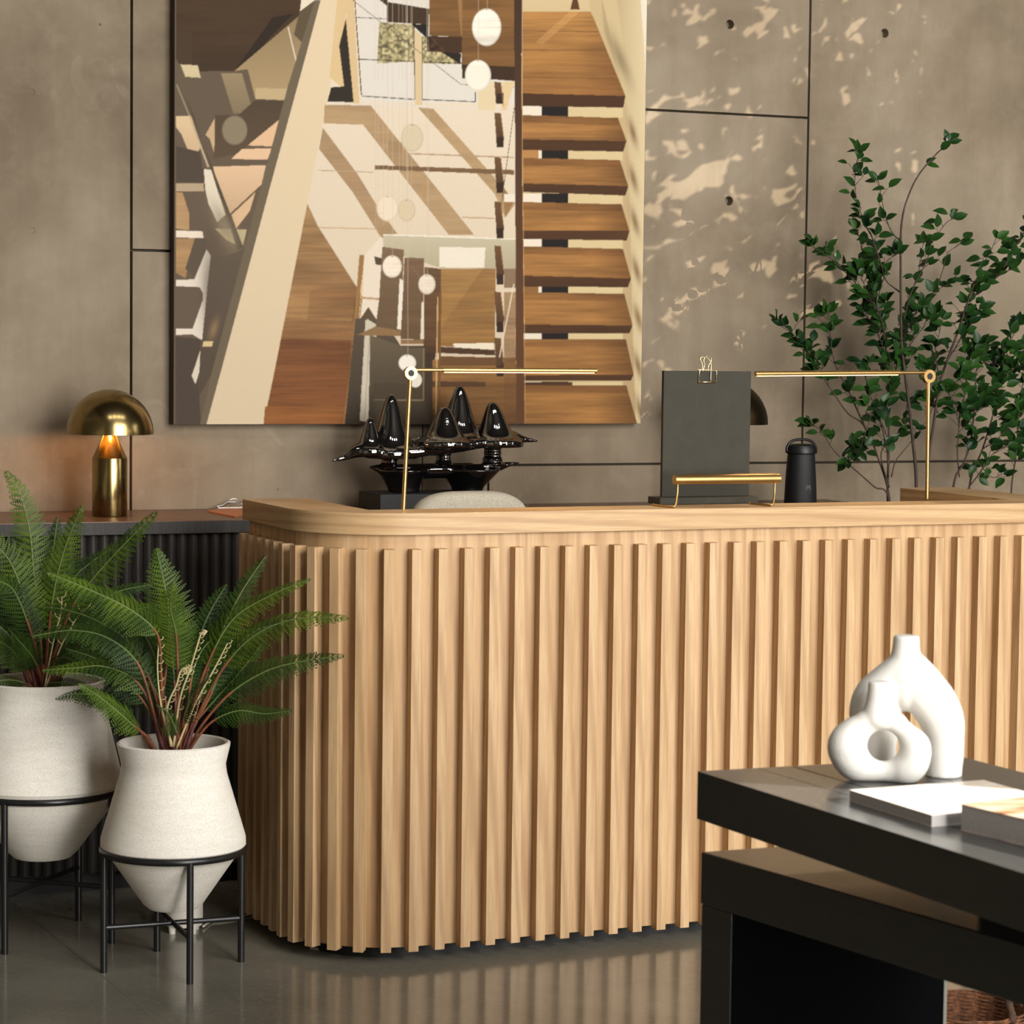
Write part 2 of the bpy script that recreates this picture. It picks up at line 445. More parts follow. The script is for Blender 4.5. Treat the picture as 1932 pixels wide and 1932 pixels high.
# worktop: outline polygon = outer line + inner line reversed
def poly_slab(outer, innerl, z0, z1):
    pts = list(outer) + list(reversed(innerl))
    return MB().prism(pts, z0, z1)
poly_slab(PW, [(-.215,.623),(-.215,.155),(1.62,.155),(1.62,.713)], 1.0276, 1.08)
pts = PW[:-1] + [(XRs-.014,.713)] + [(1.62,.713),(1.62,.152),(-.215,.152),(-.215,.623)]
MB().prism(pts, 1.0276, 1.08).build('worktop', OAK_TOP, desk, bevel=.0015)
PB = path(TS, n=20, yend=.61); PB[-1] = (PB[-1][0], .70)
pts = PB + [(1.64,.70),(1.64,.14),(-.235,.14),(-.235,.61)]
MB().prism(pts, .036, 1.0276).build('body_panel', OAK_PANEL, desk, smooth=.5)
PP = path(TS+.05, n=20, yend=.60)
MB().prism(PP + [(1.66,.60),(1.66,.13),(-.25,.13),(-.25,.60)], 0, .036).build('plinth', BLACKBOX, desk)
# slats: arc-length placement along the plan line
SW = .0250
def frame_at(s):
    """s = distance along outer line, 0 at the left tangent of the front, + to the right"""
    L = XRs-XLs-2*R0; q = R0*PI/2
    if 0 <= s <= L: return (XLs+R0+s, 0), (0,-1)
    if s < 0:
        if s > -q:
            a_ = 1.5*PI + s/R0; return (XLs+R0+R0*math.cos(a_), R0+R0*math.sin(a_)), (math.cos(a_), math.sin(a_))
        return (XLs, R0+(-s-q)), (-1,0)
    s -= L
    if s < q:
        a_ = 1.5*PI + s/R0; return (XRs-R0+R0*math.cos(a_), R0+R0*math.sin(a_)), (math.cos(a_), math.sin(a_))
    return (XRs, R0+(s-q)), (1,0)
s2 = -.0932+SW/2-(XLs+R0)
slat_s = [s2+.0658*i for i in range(0, 27)] 
slat_s += [slat_s[-1]+.0662*(i+1) for i in range(0, 12)]
slat_s += [s2-.0672*i for i in range(1, 8)]
last = s2-.0672*7
slat_s += [last-.0655*(i+1) for i in range(0, 5)]
for s_ in sorted(slat_s):
    (px_, py_), (nx, ny) = frame_at(s_)
    if py_ > .60: continue
    tx, ty = -ny, nx
    cs = []
    for (u, v) in ((-SW/2, 0), (SW/2, 0), (SW/2, -TS-.001), (-SW/2, -TS-.001)):
        cs.append((tx*u+nx*v, ty*u+ny*v))
    if cs[0][0]*cs[1][1]-cs[1][0]*cs[0][1] < 0: pass
    sl = MB().prism(cs, .030, .9944).build('slat', OAK, desk, bevel=.0008, seg=1)
    sl.location = (px_, py_, 0)
    # make sure the prism is wound outwards
    me = sl.data
    area = sum(cs[i][0]*cs[(i+1)%4][1]-cs[(i+1)%4][0]*cs[i][1] for i in range(4))
    if area < 0: me.flip_normals()

# thin white foot plate peeping out under the curved corner
c1 = at(585,1787,'Z',.004); c2 = at(690,1801,'Z',.004); c3 = at(712,1790,'Z',.004)
fp = MB().prism([c1, c2, c3, Vector((c3.x+.02, c3.y+.12, 0)), Vector((c1.x+.04, c1.y+.12, 0))], 0, .004).build('foot_plate', simple('steel_plate', (170,160,146), .4, .3), desk)

# ================================================================ sideboard along the wall
SBY0, SBX1 = .988, at(1576,944,'Z',1.0).x
sb = thing('sideboard', 'long charcoal fluted sideboard against the concrete wall', 'sideboard', (0,0,0))
MB().box(-2.3, SBX1, SBY0, YW-.004, .965, .9975).build('top', DARKOAK, sb, bevel=.001)
MB().box(-2.299, SBX1-.001, SBY0+.001, YW-.005, .9976, 1.0).build('top_veneer', DARKTOP, sb)
MB().box(-2.28, SBX1-.02, SBY0+.03, YW-.006, .06, .965).build('carcass', DARKOAK, sb)
mb = MB(); x = -2.28; pitch = .0305
while x < SBX1-.03:
    prof = [(x + pitch*(k/8), SBY0+.03-.013*math.sin(PI*k/8)**.7) for k in range(9)]
    b_ = len(mb.v); mb.v += [(p[0], p[1], .06) for p in prof] + [(p[0], p[1], .964) for p in prof]
    mb._f([(b_+k, b_+k+1, b_+9+k+1, b_+9+k) for k in range(8)]); x += pitch
mb.build('fluted_front', DARKOAK, sb, smooth=.8)
MB().box(-2.2, SBX1-.1, SBY0+.08, YW-.02, 0, .06).build('plinth', BLACKBOX, sb)
for xx in (-1.15, -.02, 1.1):
    MB().box(xx-.0015, xx+.0015, SBY0+.012, SBY0+.03, .06, .9645).build('door_gap', BLACKBOX, sb)

# ================================================================ big photographic print
exec_print = True
PX0, PX1, PY0, PY1 = 322, 1236, -110, 806
SS = 1
Hh, Ww = (PY1-PY0)*SS, (PX1-PX0)*SS
img = np.zeros((Hh, Ww, 3), np.float32)
woodmask = np.zeros((Hh, Ww), np.float32)
yy, xx_ = np.mgrid[0:Hh, 0:Ww]; gx = xx_/SS + PX0 + .5; gy = yy/SS + PY0 + .5
def lin3(c): return np.array(lin(c)[:3], np.float32)
def inside(P):
    r = np.zeros((Hh, Ww), bool); n = len(P)
    xs = [p[0] for p in P]; ys = [p[1] for p in P]
    j0 = max(0, int((min(ys)-PY0)*SS)-1); j1 = min(Hh, int((max(ys)-PY0)*SS)+2)
    i0 = max(0, int((min(xs)-PX0)*SS)-1); i1 = min(Ww, int((max(xs)-PX0)*SS)+2)
    if j1 <= j0 or i1 <= i0: return r, (0,0,0,0)
    X = gx[j0:j1, i0:i1]; Y = gy[j0:j1, i0:i1]; c = np.zeros(X.shape, bool)
    for k in range(n):
        (x1, y1), (x2, y2) = P[k], P[(k+1)%n]
        if y1 == y2: continue
        c ^= ((y1 > Y) != (y2 > Y)) & (X < (x2-x1)*(Y-y1)/(y2-y1)+x1)
    r[j0:j1, i0:i1] = c
    return r, (i0, i1, j0, j1)
def poly(P, c, c2=None, vert=True, wood=0, a=1.0):
    """fill; c2 = second colour for a gradient top->bottom (or left->right)"""
    r, (i0, i1, j0, j1) = inside(P)
    if j1 <= j0: return
    col = lin3(c)[None, :]
    if c2 is not None:
        q = gy[r] if vert else gx[r]
        lo = min(p[1] if vert else p[0] for p in P); hi = max(p[1] if vert else p[0] for p in P)
        t = ((q-lo)/(hi-lo))[:, None]; col = lin3(c)*(1-t) + lin3(c2)*t
    img[r] = img[r]*(1-a) + col*a
    woodmask[r] = wood
def line(p, q, w, c, a=1.0, wood=0):
    p = np.array(p, float); q = np.array(q, float); d_ = q-p; L = math.hypot(*d_); n_ = np.array((-d_[1], d_[0]))/L*w/2
    poly([tuple(p-n_), tuple(q-n_), tuple(q+n_), tuple(p+n_)], c, a=a, wood=wood)
def disc(x, y, rx, ry, c, a=1.0, soft=.12):
    d_ = np.sqrt(((gx-x)/rx)**2 + ((gy-y)/ry)**2); t = np.clip((1-d_)/soft, 0, 1)[..., None]*a
    img[:] = img*(1-t) + lin3(c)*t
def blob(x, y, rx, ry, c, a, rot=0):
    ca, sa = math.cos(rot), math.sin(rot); u = (gx-x)*ca+(gy-y)*sa; v = -(gx-x)*sa+(gy-y)*ca
    t = (np.exp(-((u/rx)**2+(v/ry)**2))*a)[..., None]; img[:] = img*(1-t)+lin3(c)*t
A = lambda L: [(x/2.76, y/2.76) for x, y in L]             # left crop
B = lambda L: [(600+x/2.76, y/2.76) for x, y in L]         # middle crop
C4 = lambda L: [(300+x/2.76, 440+y/2.76) for x, y in L]
C5 = lambda L: [(900+x/3.22, 500+y/3.22) for x, y in L]
img[:] = lin3((104,90,74))
# -- middle: sunlit floor
poly([(580,-110),(980,-110),(980,806),(480,806)], (222,210,192), (204,188,164))
# -- left strip of reflections
poly(A([(915,-300),(1600,-300),(1560,80),(1220,370),(1000,372),(930,330),(915,300)]), (84,62,40), (70,54,36), wood=.5)
poly(A([(1420,90),(1530,70),(1400,200),(1330,300),(1220,370)]), (50,38,26))
poly(A([(915,150),(1000,170),(1000,372),(930,330),(915,300)]), (76,60,42))
poly(A([(1220,370),(1560,80),(1610,250),(1480,522),(1330,515),(1290,360)]), (142,124,94), (170,148,112))
poly(A([(1560,60),(1640,0),(1660,60),(1590,240),(1530,180)]), (96,84,62))
line(A([(1500,140)])[0], A([(1545,330)])[0], 2.2, (214,204,186))
poly(A([(1330,458),(1500,462),(1480,522),(1330,515)]), (186,166,130))
poly(A([(1150,380),(1260,382),(1320,590),(1215,590)]), (150,134,106), (132,116,92))
poly(A([(940,335),(1030,340),(1045,405),(965,400)]), (200,186,152))
poly(A([(1330,520),(1485,525),(1455,622),(1240,800),(1110,830),(1120,600),(1240,600)]), (84,70,54), (96,80,62))
poly(A([(1455,622),(1415,762),(1290,757)]), (214,180,146))
poly(A([(1260,775),(1415,773),(1393,832),(1205,828)]), (216,184,152))
poly(A([(1110,868),(1385,860),(1362,960),(1190,1120),(1165,1120)]), (214,184,152), (190,164,134))
poly(A([(1290,1040),(1330,1000),(1300,1100),(1230,1190),(1205,1120)]), (206,176,142))
poly(A([(1120,1190),(1285,1195),(1262,1290),(1180,1250)]), (182,168,134))
poly(A([(915,604),(995,606),(1048,760),(1015,820),(992,815),(945,700),(915,660)]), (210,186,152), (196,170,138))
poly(A([(1070,702),(1118,615),(1116,800),(1092,722)]), (190,166,130))
poly(A([(915,760),(1040,790),(1070,950),(915,950)]), (84,72,60))
poly(A([(915,955),(1060,955),(1062,996),(915,996)]), (176,158,132))
poly(A([(915,1000),(950,1002),(985,1110),(985,1200),(915,1190)]), (170,140,104), wood=.6)
poly(A([(915,1200),(1055,1205),(1060,1240),(915,1236)]), (222,210,192))
poly(A([(915,1242),(1015,1240),(965,1450),(915,1420)]), (168,136,98), wood=.6)
poly(A([(1015,1240),(1075,1240),(1075,1300),(1010,1440),(965,1400)]), (96,84,70))
poly(A([(1075,1300),(1097,1330),(1052,1772),(1000,1740),(915,1745),(915,1712),(1003,1712),(1057,1560),(1057,1530),(1040,1495),(915,1490),(915,1458),(1012,1455)]), (216,206,192))
poly(A([(1062,880),(1100,885),(1172,1120),(1132,1157),(1085,1060),(1068,980)]), (216,206,186))
poly(A([(915,405),(950,470),(1268,1290),(1235,1300),(1010,600),(930,430)]), (84,73,60))
line(A([(920,440)])[0], A([(985,600)])[0], 2.5, (150,140,118))
line(A([(985,600)])[0], A([(1085,870)])[0], 3.5, (186,170,142))
disc(*A([(1222,678)])[0], 25, 29, (150,138,116), .75); disc(*A([(1222,678)])[0], 22, 26, (138,126,104), .8)
blob(*A([(1170,1180)])[0], 16, 50, (142,130,108), .75, -.45)
blob(*A([(1100,1500)])[0], 20, 90, (92,80,68), .8)
poly(A([(1097,1330),(1190,1330),(1280,1290),(1110,1932),(960,2206),(915,2206),(1010,1932),(1040,1830),(1052,1772)]), (98,86,72), (80,70,60), a=.85)
poly([(331,635),(380,640),(372,700),(380,806),(331,806)], (82,71,61))
poly(C4([(215,610),(210,720),(190,787),(170,742),(188,692)]), (208,198,182))
poly(C4([(232,562),(282,562),(276,592),(226,590)]), (206,186,144))
blob(*C4([(285,500)])[0], 7, 20, (160,132,98), .6, .3)
# -- big pale diagonal stringer
poly([(594,-40),(612,-110),(625,-110),(605,0),(543,163),(400,700),(377,806),(390,806),(417,700),(464,520),(610,0)], (110,98,80))
poly([(594,0),(543,163),(464,464),(402,700),(376,806),(392,806),(420,700),(507,362),(580,94),(608,0)], (112,100,82))
poly([(632,-110),(690,-110),(654,0),(612,217),(580,384),(518,700),(496,806),(388,806),(417,700),(507,362),(580,94),(605,0)], (216,198,168), (206,190,162))
# -- windows, dark frames
poly(B([(190,-300),(1030,-300),(1030,540),(230,530)]), (212,206,196))
poly(B([(150,60),(190,0),(190,-300),(130,-300),(60,400),(215,542),(185,540),(140,110)]), (208,184,142))
poly(B([(145,100),(188,532),(48,530),(68,455),(136,450),(110,240)]), (52,44,34))
poly(B([(150,60),(186,0),(216,540),(186,540),(146,110)]), (206,182,142))
poly(B([(320,115),(500,130),(500,320),(308,330)]), (160,150,112)); poly(B([(545,190),(600,200),(740,335),(545,330)]), (162,152,116))
TEX = (inside(B([(320,115),(500,130),(500,320),(308,330)]))[0] | inside(B([(545,190),(600,200),(740,335),(545,330)]))[0])
poly(B([(500,150),(545,190),(545,555),(505,552)]), (206,186,150))
for p, q, w_ in (((190,-20),(226,495),1.8),((190,90),(500,105),1.2),((208,308),(500,320),1.6),((228,500),(505,518),1.6),((500,120),(504,518),1.3),((543,190),(543,520),1.3),((545,322),(830,332),1.5),((543,518),(820,530),1.6),((820,480),(820,530),1.5)):
    line(B([p])[0], B([q])[0], w_, (44,38,32))
line(B([(180,0)])[0], B([(745,440)])[0], 1.1, (96,86,74)); line(B([(745,440)])[0], B([(1020,455)])[0], 1.2, (120,106,88))
poly(B([(50,533),(1030,560),(1030,580),(50,545)]), (214,204,188))
# beams at the top
poly(B([(320,-300),(360,30),(360,-20),(480,-300)]), (84,66,46))
poly(B([(360,10),(580,45),(575,128),(360,115)]), (70,52,34)); poly(B([(480,0),(580,0),(580,46),(505,34),(505,8)]), (210,203,192))
poly(B([(320,0),(362,32),(362,-300),(300,-300)]), (66,52,38))
poly(B([(485,125),(576,127),(572,205)]), (36,30,24)); poly(B([(575,200),(770,275),(745,335),(650,270)]), (48,38,28), a=.0)
poly(B([(580,-300),(755,-300),(775,192),(580,186)]), (134,98,58), (120,88,52), wood=1)
poly(B([(700,-300),(745,-300),(770,190),(745,190)]), (160,126,80), a=.7)
poly(B([(568,188),(775,192),(770,278),(566,268)]), (72,50,32))
poly(B([(640,270),(745,278),(742,335)]), (44,36,28))
poly(B([(755,-300),(1025,-300),(1025,348),(748,335)]), (140,104,62), (118,86,50), wood=1)
poly(B([(748,335),(1025,348),(1025,422),(890,412),(752,408)]), (66,46,30))
poly(B([(830,425),(925,425),(925,575),(835,572)]), (214,196,164)); poly(B([(960,425),(1025,425),(980,575),(955,575)]), (212,190,152))
# floor shade bands
poly(B([(25,665),(205,905),(300,1060),(412,1216),(330,1240),(180,1000),(5,775)]), (166,140,108), wood=.4)
poly(B([(35,545),(275,550),(812,1222),(680,1222),(235,650),(30,642)]), (172,146,112), wood=.4)
poly(B([(520,560),(600,566),(915,920),(1028,1060),(975,1135),(920,1010),(740,805)]), (174,148,112), wood=.4)
poly(B([(915,905),(1020,1050),(975,1130),(960,1000)]), (150,118,80))
line(B([(0,887)])[0], B([(290,897)])[0], 1.8, (176,156,126)); line(B([(470,800)])[0], B([(1020,820)])[0], 2.4, (170,146,116))
line(B([(0,1185)])[0], B([(310,1192)])[0], 2.0, (186,160,126)); line(B([(750,1132)])[0], B([(920,1137)])[0], 2.0, (176,150,116))
poly(B([(295,860),(1020,885),(1020,910),(295,882)]), (122,96,68))
poly(B([(365,735),(440,740),(440,800),(365,790)]), (150,126,94), a=.6); poly(B([(545,960),(562,960),(560,1030),(545,1030)]), (176,140,100), a=.7)
# glass landing
poly(B([(340,1222),(1035,1245),(1035,1400),(640,1396),(340,1300)]), (190,182,158), (176,166,140))
line(B([(340,1222)])[0], B([(1035,1246)])[0], 2.2, (226,220,204))
poly(B([(632,1285),(872,1290),(865,1395),(632,1392)]), (222,214,198))
# lower-left timber floor
poly([(580,384),(600,427),(672,540),(684,560),(667,700),(655,806),(496,806),(518,700)], (158,128,90), (122,80,48), wood=1)
poly([(545,560),(668,566),(664,606),(538,600)], (168,134,90), a=.6, wood=1)
poly([(530,640),(662,642),(655,806),(497,806),(518,700)], (122,82,50), (134,88,50), wood=1)
poly([(500,767),(655,767),(655,806),(497,806)], (146,98,54), (134,88,48), wood=1)
poly([(585,548),(672,538),(684,562),(676,600),(580,604)], (128,92,60), a=.45, wood=1)
poly([(678,481),(688,481),(674,600),(657,806),(646,806),(662,690)], (152,118,76))
line((688,481), (659,806), 1.6, (206,178,132))
# lower centre treads and posts
poly(B([(195,1660),(340,1660),(430,1800),(560,1800),(560,2400),(120,2400)]), (94,82,66), (56,46,36))
poly(B([(240,1330),(330,1230),(345,1300),(318,1560),(310,1665),(228,1655)]), (218,206,188))
poly(B([(225,1545),(318,1552),(318,1562),(225,1556)]), (180,150,116))
poly(B([(262,1598),(308,1668),(215,1668)]), (98,80,60)); poly(B([(255,1660),(304,1690),(302,1765),(250,1770)]), (196,188,166))
poly(C4([(1075,452),(1112,470),(1090,985),(1045,975)]), (196,188,170)); line(C4([(1098,500)])[0], C4([(1070,980)])[0], 1, (150,140,120))
poly(B([(293,1335),(335,1345),(328,1380),(300,1378)]), (90,74,54))
poly(B([(335,1285),(447,1300),(432,1722),(300,1700),(318,1560)]), (126,104,80), (108,88,66), wood=.5)
poly(B([(300,1700),(432,1722),(430,1750),(200,1745)]), (140,112,78))
poly(B([(450,1340),(552,1345),(548,1770),(430,1765)]), (122,98,74), (106,84,60), wood=.5)
poly(B([(430,1768),(548,1770),(548,1792),(430,1792)]), (140,112,78))
poly(B([(555,1390),(642,1400),(636,1810),(548,1802)]), (110,84,58), (98,72,48), wood=.5)
poly(B([(425,1450),(446,1462),(432,1716),(412,1712)]), (222,214,200)); poly(B([(540,1568),(553,1576),(551,1767),(533,1765)]), (214,204,186))
poly(B([(640,1400),(925,1400),(920,1820),(640,1802)]), (166,130,82), (150,114,66), wood=1)
poly(B([(860,1398),(925,1400),(922,1760),(640,1750),(650,1690)]), (142,108,66), a=.65, wood=1)
poly(B([(700,1790),(917,1785),(917,1820),(722,1820)]), (224,214,194))
poly(B([(548,1800),(920,1822),(925,1850),(548,1835)]), (84,60,40))
poly(C4([(1100,530),(1300,600),(1385,600),(1385,1000),(1090,1000)]), (108,96,76), (60,50,38))
poly(C4([(1120,780),(1385,785),(1385,880),(1110,880)]), (78,66,50), a=.7); line(C4([(1120,868)])[0], C4([(1378,870)])[0], 1.6, (142,126,98)); line(C4([(1378,600)])[0], C4([(1378,870)])[0], 1.6, (136,118,90))
poly(C4([(1385,620),(1440,620),(1430,1000),(1385,1000)]), (70,56,40))
poly(C4([(1425,660),(1870,660),(1870,1000),(1425,1000)]), (148,112,68), (110,78,46), wood=1)
poly(C4([(1425,770),(1700,775),(1700,800),(1425,800)]), (92,66,42)); poly(C4([(1465,640),(1870,650),(1870,690),(1465,690)]), (112,82,52))
line((826,560), (822,806), 2.5, (196,160,110)); line((831,550), (828,806), 4, (120,88,56))
line((775,720-220), (812,552), 2.2, (130,112,88), a=.7)
# centre string of steps beside the post
for y0_, y1_ in ((425,540),(586,768),(818,1005),(1048,1243),(1278,1482),(1518,1730),(1758,1960)):
    poly(B([(918,y0_),(952,y0_+4),(968,y0_+130),(966,y1_),(930,y1_),(926,y0_+110)]), (112,84,54), (76,54,36))
    poly(B([(930,y1_-52),(966,y1_-56),(966,y1_),(930,y1_)]), (60,42,28))
    line(B([(952,y0_+6)])[0], B([(967,y0_+130)])[0], 1.2, (160,128,88))
poly(B([(968,1010),(1030,1010),(1030,1052),(968,1052)]), (222,212,196))
poly(B([(970,1400),(1032,1400),(1032,1500),(970,1500)]), (110,80,50), a=.8)
poly(B([(970,1520),(1032,1520),(1032,2200),(970,2200)]), (142,108,68), (116,82,50), a=.8, wood=1)
line(B([(1022,560)])[0], B([(950,1100)])[0], 1.4, (110,96,78)); line(B([(1020,1480)])[0], B([(945,1860)])[0], 2.2, (214,200,176)); line((972,620), (978,806), 1.3, (190,156,112))
# right stair flight
poly([(985,-110),(1236,-110),(1236,806),(985,806)], (196,176,138), (176,154,116))
RW = [(1127,-110),(1236,-110),(1236,806),(1200,806),(1194,640),(1186,300),(1182,180),(1140,60)]
poly(RW, (170,150,112), (214,198,164), vert=False)
poly([(1206,-110),(1236,-110),(1236,200),(1222,200),(1209,0)], (226,220,206), (212,200,176))
poly([(1127,-40),(1158,-40),(1186,150),(1182,200),(1150,60)], (196,178,140))
# treads: top-left y, nose-right x,y, tip x,y, bottom right x,y
TR = []
def tread(tl, tr, tip, br, bl, fl, c=(158,116,68), cf=(86,58,34)):
    L_ = 986
    poly([(L_, tl[1]), tr, tip, (L_, fl)], c, tuple(int(v*1.02) for v in c), wood=1)
    poly([(L_, tl[1]), tr, (tr[0]+3, tr[1]+14), (L_, tl[1]+14)], (118,82,46), a=.55, wood=1)
    r_, _ = inside([(L_, tl[1]), tr, tip, (L_, fl)])
    t_ = np.clip((gx-1120)/70, 0, 1)[..., None]*.65*r_[..., None]
    img[:] = img*(1-t_) + lin3((92,62,34))*t_
    poly([(L_, fl), tip, br, (L_, bl[1])], cf, tuple(int(v*.92) for v in cf), wood=.6)
poly([(986,-110),(1100,-110),(1114,22),(986,22)], (214,196,162), (200,180,142))
poly([(1085,-20),(1094,18),(1076,18)], (96,64,36))
GA = [(199,220),(283,301),(367,385),(451,469),(543,557),(630,640),(722,733)]
for g0, g1 in GA:
    poly([(986,g0-2),(1022,g0-2),(1022,g1+2),(986,g1+2)], (222,212,194)); poly([(1022,g0-2),(1073,g0-2),(1075,g1+2),(1022,g1+2)], (34,28,24))
    poly([(1072,g0-2),(1175,g0-2),(1175,g1+2),(1072,g1+2)], (204,186,146))
poly([(986,543-2),(1016,541),(1016,559),(986,559)], (140,104,64)); poly([(986,721),(1080,721),(1080,736),(986,736)], (84,58,36)); poly([(986,282),(1016,282),(1016,302),(986,302)], (176,132,82))
poly([(986,22),(1114,22),(1121,36),(1180,181),(986,176)], (168,126,74), (150,108,62), wood=1)
for yb in (58, 94, 146):
    line((986,yb), (1122+(yb-40)*.38,yb+2), 2.2, (118,82,46), a=.6)
r_, _ = inside([(986,22),(1114,22),(1121,36),(1180,181),(986,176)])
t_ = np.clip((gx-1090)/90, 0, 1)[..., None]*.6*r_[..., None]; img[:] = img*(1-t_)+lin3((100,66,36))*t_
poly([(1010,80),(1075,22),(1094,22),(1024,84)], (196,152,98), a=.45, wood=1)
poly([(986,176),(1180,181),(1176,203),(986,200)], (78,52,30))
tread((986,217),(1166,222.5),(1182,266),(1176,286),(986,283),263)
tread((986,298),(1169.5,302),(1185.5,351),(1180,369),(986,362),346)
tread((986,381),(1172.5,385.5),(1187.7,435.5),(1182.6,453.6),(986,451),435)
tread((986,464.5),(1175.4,469.6),(1190.6,525.4),(1185,541.7),(986,541),520)
tread((986,551),(1178,554.5),(1193.5,614),(1187.7,629.5),(986,629),612)
tread((986,639.5),(1181,639.8),(1195.6,706.5),(1190.4,718),(986,718),708)
tread((986,726.7),(1182,726.7),(1204,806),(1204,820),(986,820),812)
for (x_, y_) in ((1194,250),(1195,337),(1198,418),(1201,510),(1204,600),(1204,690),(1208,775)):
    blob(x_, y_, 6, 26, (124,98,62), .85, -.25)
blob(1170,110,10,50,(70,50,30),.5,-.38)
# post and its thin line
poly([(969,-110),(983,-110),(985,300),(990,806),(974,806),(972,300)], (64,46,32), (104,72,46)); line((984,100),(991,806),1.1,(196,158,110))
# discs and their wires
for (x_, y_, rx, ry, c_, a_) in ((878,142,78,100,(226,220,206),1),(833,393,70,83,(228,222,208),1),(490,718,60,75,(206,192,166),.9),(362,1085,60,70,(222,208,186),.95),(462,1095,47,60,(208,192,164),.9),(386,1388,52,60,(226,214,196),1),(567,1480,46,54,(224,212,194),1),(465,1890,47,45,(232,226,214),1)):
    x0_, y0_ = 600+x_/2.76, y_/2.76
    line((x0_, -110), (x0_+1, y0_-ry/2.76), 1.0, (196,184,164), a=.6)
    disc(x0_, y0_, rx/2.76, ry/2.76, tuple(int(v*.93) for v in c_), a_, .06); disc(x0_-.5, y0_-.5, rx/2.76-2, ry/2.76-2, c_, a_, .1)
    line((x0_-1, y0_-ry/2.76+3), (x0_+1, y0_-ry/2.76+3), 2, (110,98,80))
disc(783.7, 717, 12.7, 14.5, (226,220,206), 1, .08)
for wx_ in (707,712,722,752,759,765,775,808): line((wx_,-110),(wx_+2,440 if wx_<800 else 500),.9,(196,180,158),a=.45)
# grain, texture, slight softening
rng = np.random.RandomState(3)
def streaks(sx, sy):
    n_ = rng.rand(Hh//sy+3, Ww//sx+3).astype(np.float32)
    iy = np.linspace(0, n_.shape[0]-1.001, Hh); ix = np.linspace(0, n_.shape[1]-1.001, Ww)
    y0_ = iy.astype(int); x0_ = ix.astype(int); fy = (iy-y0_)[:, None]; fx = (ix-x0_)[None, :]
    return (n_[y0_][:, x0_]*(1-fy)*(1-fx)+n_[y0_+1][:, x0_]*fy*(1-fx)+n_[y0_][:, x0_+1]*(1-fy)*fx+n_[y0_+1][:, x0_+1]*fy*fx)
gr = (streaks(70, 3)-.5)*.30+(streaks(140, 16)-.5)*.45+(streaks(25,2)-.5)*.16
img *= (1+gr*woodmask)[..., None]
img *= (1+(rng.rand(Hh, Ww).astype(np.float32)-.5)*.07)[..., None]
img[TEX] *= (1+(streaks(4,4)-.5)*1.6)[TEX][:, None]
k = img.copy(); k[1:-1, 1:-1] = (img[1:-1, 1:-1]*4+img[:-2, 1:-1]+img[2:, 1:-1]+img[1:-1, :-2]+img[1:-1, 2:])/8
img = np.clip(k, 0, 1)**1.12
# canvas: flat grid with the print as colours
CXL, CXR, CZB, CZT, CY_ = -.352, 1.1165, 1.2435, 2.62, 1.395
NX, NZ = 700, 640
us = np.linspace(CXL, CXR, NX); zs = np.linspace(CZB, CZT, NZ)
PXg = np.zeros((NZ, NX)); PYg = np.zeros((NZ, NX))
Xg, Zg = np.meshgrid(us, zs)
rel = np.stack([Xg-CX, np.full_like(Xg, CY_-CY), Zg-CZ], -1)
zz = rel @ np.array(FWD); PXg = 966+F_PX*(rel @ np.array(RGT))/zz; PYg = 966-F_PX*(rel @ np.array(UPV))/zz
fx = np.clip(PXg-PX0-.5, 0, Ww-1.01); fy = np.clip(PYg-PY0-.5, 0, Hh-1.01)
x0_ = fx.astype(int); y0_ = fy.astype(int); fx -= x0_; fy -= y0_; fx = fx[..., None]; fy = fy[..., None]
cols = img[y0_, x0_]*(1-fx)*(1-fy)+img[y0_, x0_+1]*fx*(1-fy)+img[y0_+1, x0_]*(1-fx)*fy+img[y0_+1, x0_+1]*fx*fy
me = bpy.data.meshes.new('print')
nv = NX*NZ
co = np.stack([Xg, np.full_like(Xg, CY_), Zg], -1).reshape(-1, 3).astype(np.float32)
me.vertices.add(nv); me.vertices.foreach_set('co', co.ravel())
I, J = np.meshgrid(np.arange(NX-1), np.arange(NZ-1)); base = (J*NX+I).ravel()
quads = np.stack([base, base+1, base+NX+1, base+NX], -1).astype(np.int32); nf = len(quads)
me.loops.add(nf*4); me.loops.foreach_set('vertex_index', quads.ravel())
me.polygons.add(nf); me.polygons.foreach_set('loop_start', np.arange(0, nf*4, 4, dtype=np.int32))
me.update(calc_edges=True)
ca_ = me.color_attributes.new('ink', 'FLOAT_COLOR', 'POINT')
ca_.data.foreach_set('color', np.concatenate([cols.reshape(-1, 3), np.ones((nv, 1))], 1).astype(np.float32).ravel())
PM = Mat('canvas_print', .7, 0, .2); vc = PM.n('ShaderNodeVertexColor'); vc.layer_name = 'ink'
gm = PM.mix(1.0, vc.outputs[0], (.93, .92, .91, 1), 'MULTIPLY'); PM.color(gm)
PRINT_GAIN = gm.node
me.materials.append(PM.m)
art = thing('wall_art', 'large sepia photographic print of a timber staircase hung on the concrete wall', 'wall art', ((CXL+CXR)/2, YW, CZB))
pr = bpy.data.objects.new('print', me); COL.objects.link(pr); pr.parent = art; pr.location = -Vector(art.location)
fr = MB().box(CXL-.001, CXR+.001, CY_+.0005, YW-.012, CZB-.001, CZT+.001).build('stretcher', simple('canvas_edge', (58,46,36), .8), art); fr.location = -Vector(art.location)
bt = MB().box(CXL+.1, CXR-.1, YW-.013, YW-.0005, CZB+.2, CZT-.1).build('hanging_batten', simple('batten', (90,74,54), .8), art); bt.location = -Vector(art.location)
